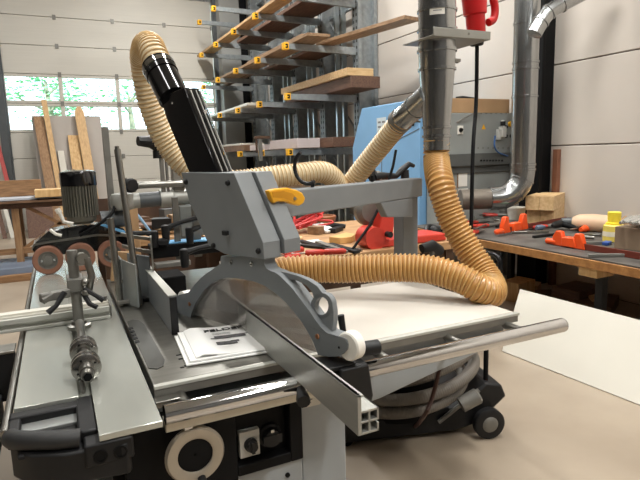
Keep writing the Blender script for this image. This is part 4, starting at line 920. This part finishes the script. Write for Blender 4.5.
# yellow can
p = rb(613, 241); t = thing('glue_can', p, 'yellow can with pale screw lid standing beside the brown box', 'can')
MB().lathe(p, (0, 0, 1), [(0, .075), (.004, .08), (.13, .08), (.14, .07)], 24).build('can_body', mat('pale_yellow_plastic', (226, 204, 96), .45, 0, .06, 9), t)
MB().lathe(p, (0, 0, 1), [(.14, .062), (.155, .062), (.16, .05), (.24, .052), (.245, .046)], 24).build('can_lid', mat('bright_yellow', (238, 212, 60), .45, 0, .05, 9), t)
MB().lathe(p, (0, 0, 1), [(.045, .0815), (.085, .0815)], 24, False).build('can_band', mat('pale_band', (226, 220, 196), .5, 0, .05, 9), t)
# brown box with foil
p = rb(634, 250); tag(MB().box(p+V((.12, .0, .085)), (.30, .30, .17), .1).build('cardboard_box', mat('drab_board', (138, 118, 96), .8, 0, .1, 6), None, .004), 'drab brown cardboard box at the right edge of the bench', 'box')
mb = MB(); rnd = random.Random(9)
for k in range(9):
    c = p+V((.10+rnd.uniform(-.1, .1), rnd.uniform(-.1, .1), .20)); mb.tube([c+V((-.14, 0, rnd.uniform(0, .03))), c+V((0, rnd.uniform(-.03, .03), .03)), c+V((.13, .02, 0))], .02, 7, [.012, .026, .012])
tag(mb.build('foil_wrap', mat('foil', (214, 214, 210), .25, .8, .15, 18)), 'crumpled silver foil lying on top of the drab brown box', 'foil')
p0, p1 = rb(624, 216), rb(660, 214); tag(MB().box((p0+p1)/2+V((.1, .2, .05)), (.6, .08, .10), .5).build('wood_plank', CARD, None, .003), 'light brown plank lying behind the yellow can by the wall', 'plank')
pa, pb = rb(572, 214), rb(610, 218); d = pb-pa
tag(MB().box((pa+pb)/2+V((0, 0, .012)), (d.length*1.3, .06, .024), math.atan2(d.y, d.x)).build('dark_strip', DARKW), 'dark strip of wood at the back of the bench behind the pale cylinder', 'strip')
# drill
p = rb(561, 231); t = thing('power_drill', p, 'black power drill lying in front of the wood blocks', 'drill')
MB().lathe(p+V((-.12, .0, .06)), (1, .3, 0), [(0, .012), (.04, .02), (.06, .034), (.2, .038), (.22, .03)], 16).build('drill_body', BLKP, t)
MB().tube([p+V((.04, .03, .06)), p+V((.09, -.06, .035)), p+V((.12, -.12, .03))], .026, 10).box(p+V((.14, -.14, .03)), (.09, .07, .05), .6).build('drill_handle', BLACK, t, .0)
a = rb(577, 229, .87); tag(MB().cyl(a+V((-.1, 0, 0)), a+V((.28, .03, 0)), .012, n=10).build('steel_tube', STEEL), 'bright steel tube beside the black power drill', 'tube')
a = rb(594, 236, .86); tag(MB().tube(circ(a, (0, 0, 1), (1, 0, 0), .09, 16, 0, 220), .014, 8).build('bent_bracket', STEEL), 'curved steel bracket between the orange clamps and the yellow can', 'bracket')
a = rb(607, 243, .855); tag(MB().box(a, (.10, .05, .025), .4).build('plastic_piece', mat('blue_plastic', (44, 84, 160), .4, 0, .1, 9), None, .004), 'small blue plastic piece in front of the yellow can', 'cap')
for x, y, L, m, lab in ((526, 226, .10, GREEN, 'green bottle cap lying at the bench edge left of the marker'), (532, 226.5, .12, WHITE, 'pale marker lying between the green and the dark blue one'), (541, 227.5, .12, mat('slate_plastic', (96, 110, 128), .4, 0, .1, 9), 'slate blue marker lying nearest the orange clamp handle')):
    a = rb(x, y, .87); tag(MB().lathe(a+V((-L/2, 0, 0)), (1, .1, 0), [(0, .018), (.01, .026), (L*.7, .026), (L*.8, .016), (L, .014)], 14).build('marker', m), lab, 'marker', 'markers')
def pliers(x, y, an, lab):
    p = rb(x, y, .865); t = thing('pliers', (p.x, p.y, .76), lab, 'pliers', 'red handled pliers'); r_ = Matrix.Rotation(an, 3, 'Z')
    for s_ in (-1, 1): MB().tube([p+r_ @ V((0, 0, 0)), p+r_ @ V((.06, .03*s_, 0)), p+r_ @ V((.18, .035*s_, .0))], .016, 8, [.012, .016, .018]).build('grip', REDP, t)
    MB().tube([p+r_ @ V((.01, 0, 0)), p+r_ @ V((-.04, 0, 0)), p+r_ @ V((-.12, 0, 0))], .02, 8, [.02, .022, .008]).build('jaw', STEELD, t)
pliers(466, 214, .2, 'red handled pliers furthest left behind the black plug cable')
pliers(479, 222, 2.9, 'red handled pliers in the middle of the tool heap')
pliers(489, 225, 3.1, 'red handled pliers beside the orange bar clamp jaw')
pliers(478, 231, 3.4, 'red handled pliers at the front bench edge beside the black cable')
for k, (x, y, an, lab) in enumerate(((474, 218, .9, 'steel spanner leaning over the left pliers'), (487, 214, .3, 'steel spanner at the back of the tool heap'), (494, 219, 1.0, 'steel spanner left of the white tub'), (480, 227, .5, 'steel spanner at the front of the tool heap'))):
    p = rb(x, y, .862+.012*k); u = V((math.cos(an), math.sin(an), 0)); mb = MB().box(p, (.26, .022, .008), an)
    for s_ in (-1, 1): mb.lathe(p+u*.13*s_-V((0, 0, .006)), (0, 0, 1), [(0, .024), (.012, .024)], 12)
    tag(mb.build('spanner', STEEL), lab, 'spanner', 'steel spanners')
for x, y, r_, m, lab in ((497, 223, .03, WHITE, 'white cap lying between the pliers and the orange clamp'), (503, 213, .05, STEELD, 'dull round tin lid left of the white tub')):
    p = rb(x, y); tag(MB().lathe(p, (0, 0, 1), [(0, r_), (r_*1.1, r_), (r_*1.3, r_*.7)], 16).build('cap', m), lab, 'cap')
pliers(499, 215, 2.2, 'red handled pliers half hidden behind the white tub')
pliers(548, 226, 2.8, 'red handled pliers in front of the stacked wood blocks')
for x, y, L, m, an, lab in ((470, 222, .3, STEEL, .5, 'steel rod lying under the black plug cable'), (492, 211, .36, STEELD, -.3, 'dull grey rod at the back edge of the tool heap'), (505, 225, .3, BLKP, .2, 'black rod lying in front of the white tub'), (538, 219, .4, OAK, .1, 'brown stick lying between the tub and the wood blocks'), (583, 243, .42, STEELD, -.5, 'long dull steel bar next to the orange handled clamp'), (625, 255, .5, STEELD, -.55, 'dull steel bar lying before the drab brown box'), (560, 213, .3, DARKW, .2, 'dark stick behind the stacked wood blocks'), (548, 235, .36, BLKP, .0, 'black bar lying between the two orange clamps'), (530, 232, .34, STEEL, -.5, 'steel rod along the bench edge before the long red bar')):
    p = rb(x, y, .856); tag(MB().box(p, (L, .026, .022), an).build('rod', m, None, .003), lab, 'rod', 'rods and bars on the right bench')
# below the bench
under = [((585, 292), (.5, .3, .04), DARKW, .3, 'dark board on the floor under the bench left of centre'), ((602, 290), (.42, .24, .03), OAK, -.3, 'light brown offcut lying on the dark boards under the bench'), ((622, 300), (.5, .34, .10), BROWNB, .5, 'thick brown board under the right end of the bench'), ((640, 288), (.4, .3, .18), WALN, .1, 'dark block at the right edge under the bench'), ((536, 288), (.22, .16, .09), CARD, .6, 'small cardboard box on the floor beside the white sheet corner'), ((518, 296), (.30, .2, .20), PINE, .2, 'pale wooden box beside the amber hose end'), ((560, 292), (.3, .2, .05), BROWNB, -.5, 'brown offcut under the bench behind the white sheet'), ((634, 296), (.3, .08, .12), BEECH, .9, 'pale beech piece standing on the brown board under the bench')]
for k, ((x, y), sz, m, an, lab) in enumerate(under):
    p = aZ(x, y, .03); p = V((min(p.x, 4.55), p.y, 0)); tag(MB().box(p+V((0, 0, sz[2]/2+.002+.0*k)), sz, an).build('wood_offcut', m, None, .004), lab, 'offcut', 'offcuts under the right bench')
t = thing('tube_handle', (3.36, 3.1, .70), 'black tubular handle fixed to the bench end behind the amber hose', 'handle')
pp = [aX(474, 249, 3.30), aX(489, 253, 3.30), aX(497, 256, 3.30), aX(500, 262, 3.30), aX(501, 275, 3.31), aX(501, 284, 3.32)]
MB().tube(spline(pp, .03), .02, 10).tube(spline([pp[3]+V((0, .05, 0)), pp[3]+V((.05, .06, 0)), V((3.40, pp[3].y+.07, .70))], .02), .012, 8).build('tube', mat('glossy_black_tube', (40, 40, 42), .2, .6, .1, 9), t)
MB().lathe(pp[-1], pp[-1]-pp[-2], [(0, .02), (.0, .026), (.05, .024)], 16).build('end_cap', BLKP, t)

# ================================================================== VACUUM CLEANER
vc = V((1.69, 2.42, 0))
t = thing('vacuum_cleaner', vc, 'black wheeled vacuum cleaner with coiled grey hose on the floor under the table', 'vacuum cleaner')
u = V((.96, -.28, 0)).normalized(); v = V((-u.y, u.x, 0)); Z_ = V((0, 0, 1))
def vp(a, b, z): return vc+u*a+v*b+Z_*z
MB().prism([vp(-.45, -.17, .03), vp(.20, -.17, .03), vp(.34, -.17, .06), vp(.50, -.17, .20), vp(.47, -.17, .27), vp(.38, -.17, .29), vp(.22, -.17, .16), vp(-.42, -.17, .14)], v*.36).build('base', BLKP, t, .012)
MB().lathe(vp(-.08, .02, .12), Z_, [(0, .22), (.06, .24), (.36, .23), (.40, .19), (.42, .05)], 28).build('tank', BLACK, t)
for s_ in (-.20, .19):
    wo = MB().lathe(vp(.37, s_, .085), v*(-1 if s_ < 0 else 1), [(0, .05), (0, .075), (.006, .085), (.04, .085), (.046, .075), (.046, .05)], 32).build('wheel', BLKP, t)
    MB().lathe(vp(.37, s_, .085), v*(-1 if s_ < 0 else 1), [(0, .05), (.040, .05), (.050, .04), (.055, .02)], 24).build('wheel_hub', STEELD, wo)
for s_ in (-.13, .13): MB().lathe(vp(-.40, s_-.02, .04), v, [(0, .038), (.04, .038)], 20).build('castor', BLACK, t)
MB().tube([vp(.40, -.12, .28), vp(.40, -.12, .56), vp(.42, -.11, .80), vp(.42, .13, .80), vp(.40, .14, .56), vp(.40, .14, .28)], .014, 10).build('handle', BLACK, t)
MB().tube([vp(.33, -.185, .26), vp(.10, -.185, .10)], .012, 8).build('side_bar', STEELD, t)
cp_ = []
for i in range(100):
    a = i*.24+2.2; f = i/99; r_ = .30+.03*math.sin(a*.7)-.03*f
    cp_.append(vp(.06*f+r_*math.cos(a)*1.08, r_*math.sin(a)*.9, .22+.30*f+.02*math.sin(a*.9+.5)+(.03+.10*f)*math.cos(a)))
hose('coiled_hose', cp_, .033, .012, HOSEG, HOSEG, '', parent=t, amp=.02, wire=False, n=16)
MB().lathe(vp(.18, -.29, .24), (.6, -.2, .3), [(0, .04), (.10, .042), (.11, .03)], 18).build('hose_cuff', STEELD, t)
cb_ = spline([aD(440, 366, 2.50), aD(437, 380, 2.48), aD(432, 398, 2.48), aD(424, 416, 2.5), aZ(412, 429, .012), aZ(396, 433, .011), aZ(372, 434, .011), aZ(346, 432, .011), aZ(320, 428, .011)], .03)
tag(MB().tube(cb_, .010, 8).build('cable', BROWNC), 'brown and black cable running over the floor beside the vacuum cleaner', 'cable')

# ================================================================== LEFT BACKGROUND
t = thing('trestle_table', (-.75, 8.9, 0), 'rough wooden trestle table with crossed legs stacked with sheets in the far left', 'table')
MB().ext(-2.2, .42, 8.6, 9.6, .92, .97).build('top_frame', WALN, t)
for x in (-1.9, -.05):
    for s_ in (-1, 1):
        MB().prism([(x-.55*s_, 8.66, .30), (x-.55*s_+.08, 8.66, .30), (x+.38*s_+.08, 8.66, .92), (x+.38*s_, 8.66, .92)], (0, .07, 0)).build('brace', OAKX, t)
for x in (-2.1, -1.15, -.55, .33):
    for y in (8.65, 9.5): MB().ext(x-.045, x+.045, y-.045, y+.045, 0, .92).build('leg', OAKV, t)
MB().ext(-2.1, .4, 8.64, 8.70,   .28, .36).build('stretcher', OAKX, t)
tag(MB().ext(-2.1, .46, 8.5, 9.5, .972, 1.0).build('sheet', DARKW), 'dark sheet lowest on the trestle table', 'sheet', 'sheets on the trestle table')
tag(MB().ext(-2.2, .40, 8.45, 9.4, 1.002, 1.03).build('sheet', BROWNB), 'brown sheet under the pale one on the trestle table', 'sheet', 'sheets on the trestle table')
tag(MB().box((-.9, 8.9, 1.052), (2.4, .8, .025), .04).build('sheet', mat('pale_bluish_sheet', (186, 192, 200), .45, 0, .05, 4)), 'pale bluish sheet topmost at the left of the trestle table', 'sheet', 'sheets on the trestle table')
tag(MB().ext(-.28, .42, 8.42, 8.8, 1.067, 1.17).build('beam', PINE, None, .004), 'short light beam on the right end of the trestle table', 'beam')
tag(MB().ext(-1.6, -.2, 9.0, 9.06, 1.067, 1.30).build('board', OAKX, None, .004), 'brown board standing on edge at the back of the trestle table', 'board')
tag(MB().box((-.8, 8.6, .10), (1.5, .9, .14), 0).build('pallet_stack', mat('blue_grey_sheet', (120, 132, 150), .5, 0, .08, 4), None, .005), 'blue grey stack of sheets on the floor under the trestle table', 'sheet stack')
tag(MB().ext(-1.9, -.05, 8.05, 8.14, .0, .09).build('timber', OAKX, None, .004), 'long brown timber on the floor in front of the trestle table', 'timber')
yl = 13.75
def lean(name, x0, x1, zt, th, m, lab, cat, yb=13.1, yt=13.8, dx=0., group=None, taper=0):
    pts = [(x0, yb, .0), (x1, yb, .0), (x1+dx, yt, zt), (x0+dx, yt, zt)]
    if taper: pts = [(x0, yb, .0), (x1, yb, .0), (x1+dx, yt, zt-.12), (x1+dx-.06, yt, zt), (x0+dx+.06, yt, zt), (x0+dx, yt, zt-.12)]
    o = MB().prism(pts, (0, th, 0)).build(name, m, None, .004); return tag(o, lab, cat, group)
lean('sheet', -.30, 1.12, 2.56, .04, GREYB, 'large grey brown sheet leaning against the sectional door', 'sheet', 13.2, 13.85, -.06)
gp_ = 'timbers leaning by the door'
lean('plank', -.16, .04, 2.55, .06, OAKV, 'long brown plank leaning left on the grey brown sheet', 'plank', 12.9, 13.75, -.16, gp_)
lean('plank', .06, .17, 2.9, .06, LITEV, 'tall narrow lath leaning highest beside the long brown plank', 'plank', 12.95, 13.72, -.19, gp_)
lean('plank', .17, .30, 1.78, .05, PANELW, 'short white plank leaning among the timbers by the door', 'plank', 12.8, 13.6, -.08, gp_)
lean('plank', .38, .60, 2.12, .05, PINE, 'medium light plank with square top leaning by the door', 'plank', 12.8, 13.65, -.05, gp_)
lean('plank', .66, .86, 2.76, .05, LITEV, 'light plank with pointed top leaning by the door', 'plank', 12.8, 13.7, -.14, gp_, 1)
lean('plank', .29, .37, 1.45, .05, GREYB, 'short grey lath leaning between the light planks by the door', 'plank', 12.75, 13.55, -.02, gp_)
lean('board', -.62, -.12, .98, .04, WALN, 'dark board leaning low at the left door post', 'board', 12.6, 12.9, 0)
for k, (x, m, lab, h) in enumerate(((-1.06, mat('rose_paint', (170, 60, 54), .5, 0, .1, 9), 'red pole leaning left of the door post', 2.0), (-1.22, PANELW, 'white pole leaning left of the red one', 1.9), (-1.36, WALN, 'dark brown pole leaning furthest left', 2.1))):
    lean('pole', x+.26, x+.34, h, .05, m, lab, 'pole', 12.9, 13.7, -.30, 'poles by the door post')
# lamp high above the door
t = thing('ceiling_light', (2.0, 12.0, 4.83), 'long fluorescent ceiling light hanging high in front of the door', 'light')
MB().ext(1.25, 2.7, 11.95, 12.07, 4.86, 4.92).build('housing', WHITE, t)
MB().cyl((1.3, 12.01, 4.84), (2.65, 12.01, 4.84), .016, n=12).build('tube', emit('lamp_tube', (1, .97, .9), 4.0), t)
for x in (1.5, 2.45): MB().cyl((x, 12.01, 4.92), (x, 12.01, 6.6), .006, n=6).build('suspension_wire', STEELD, t)
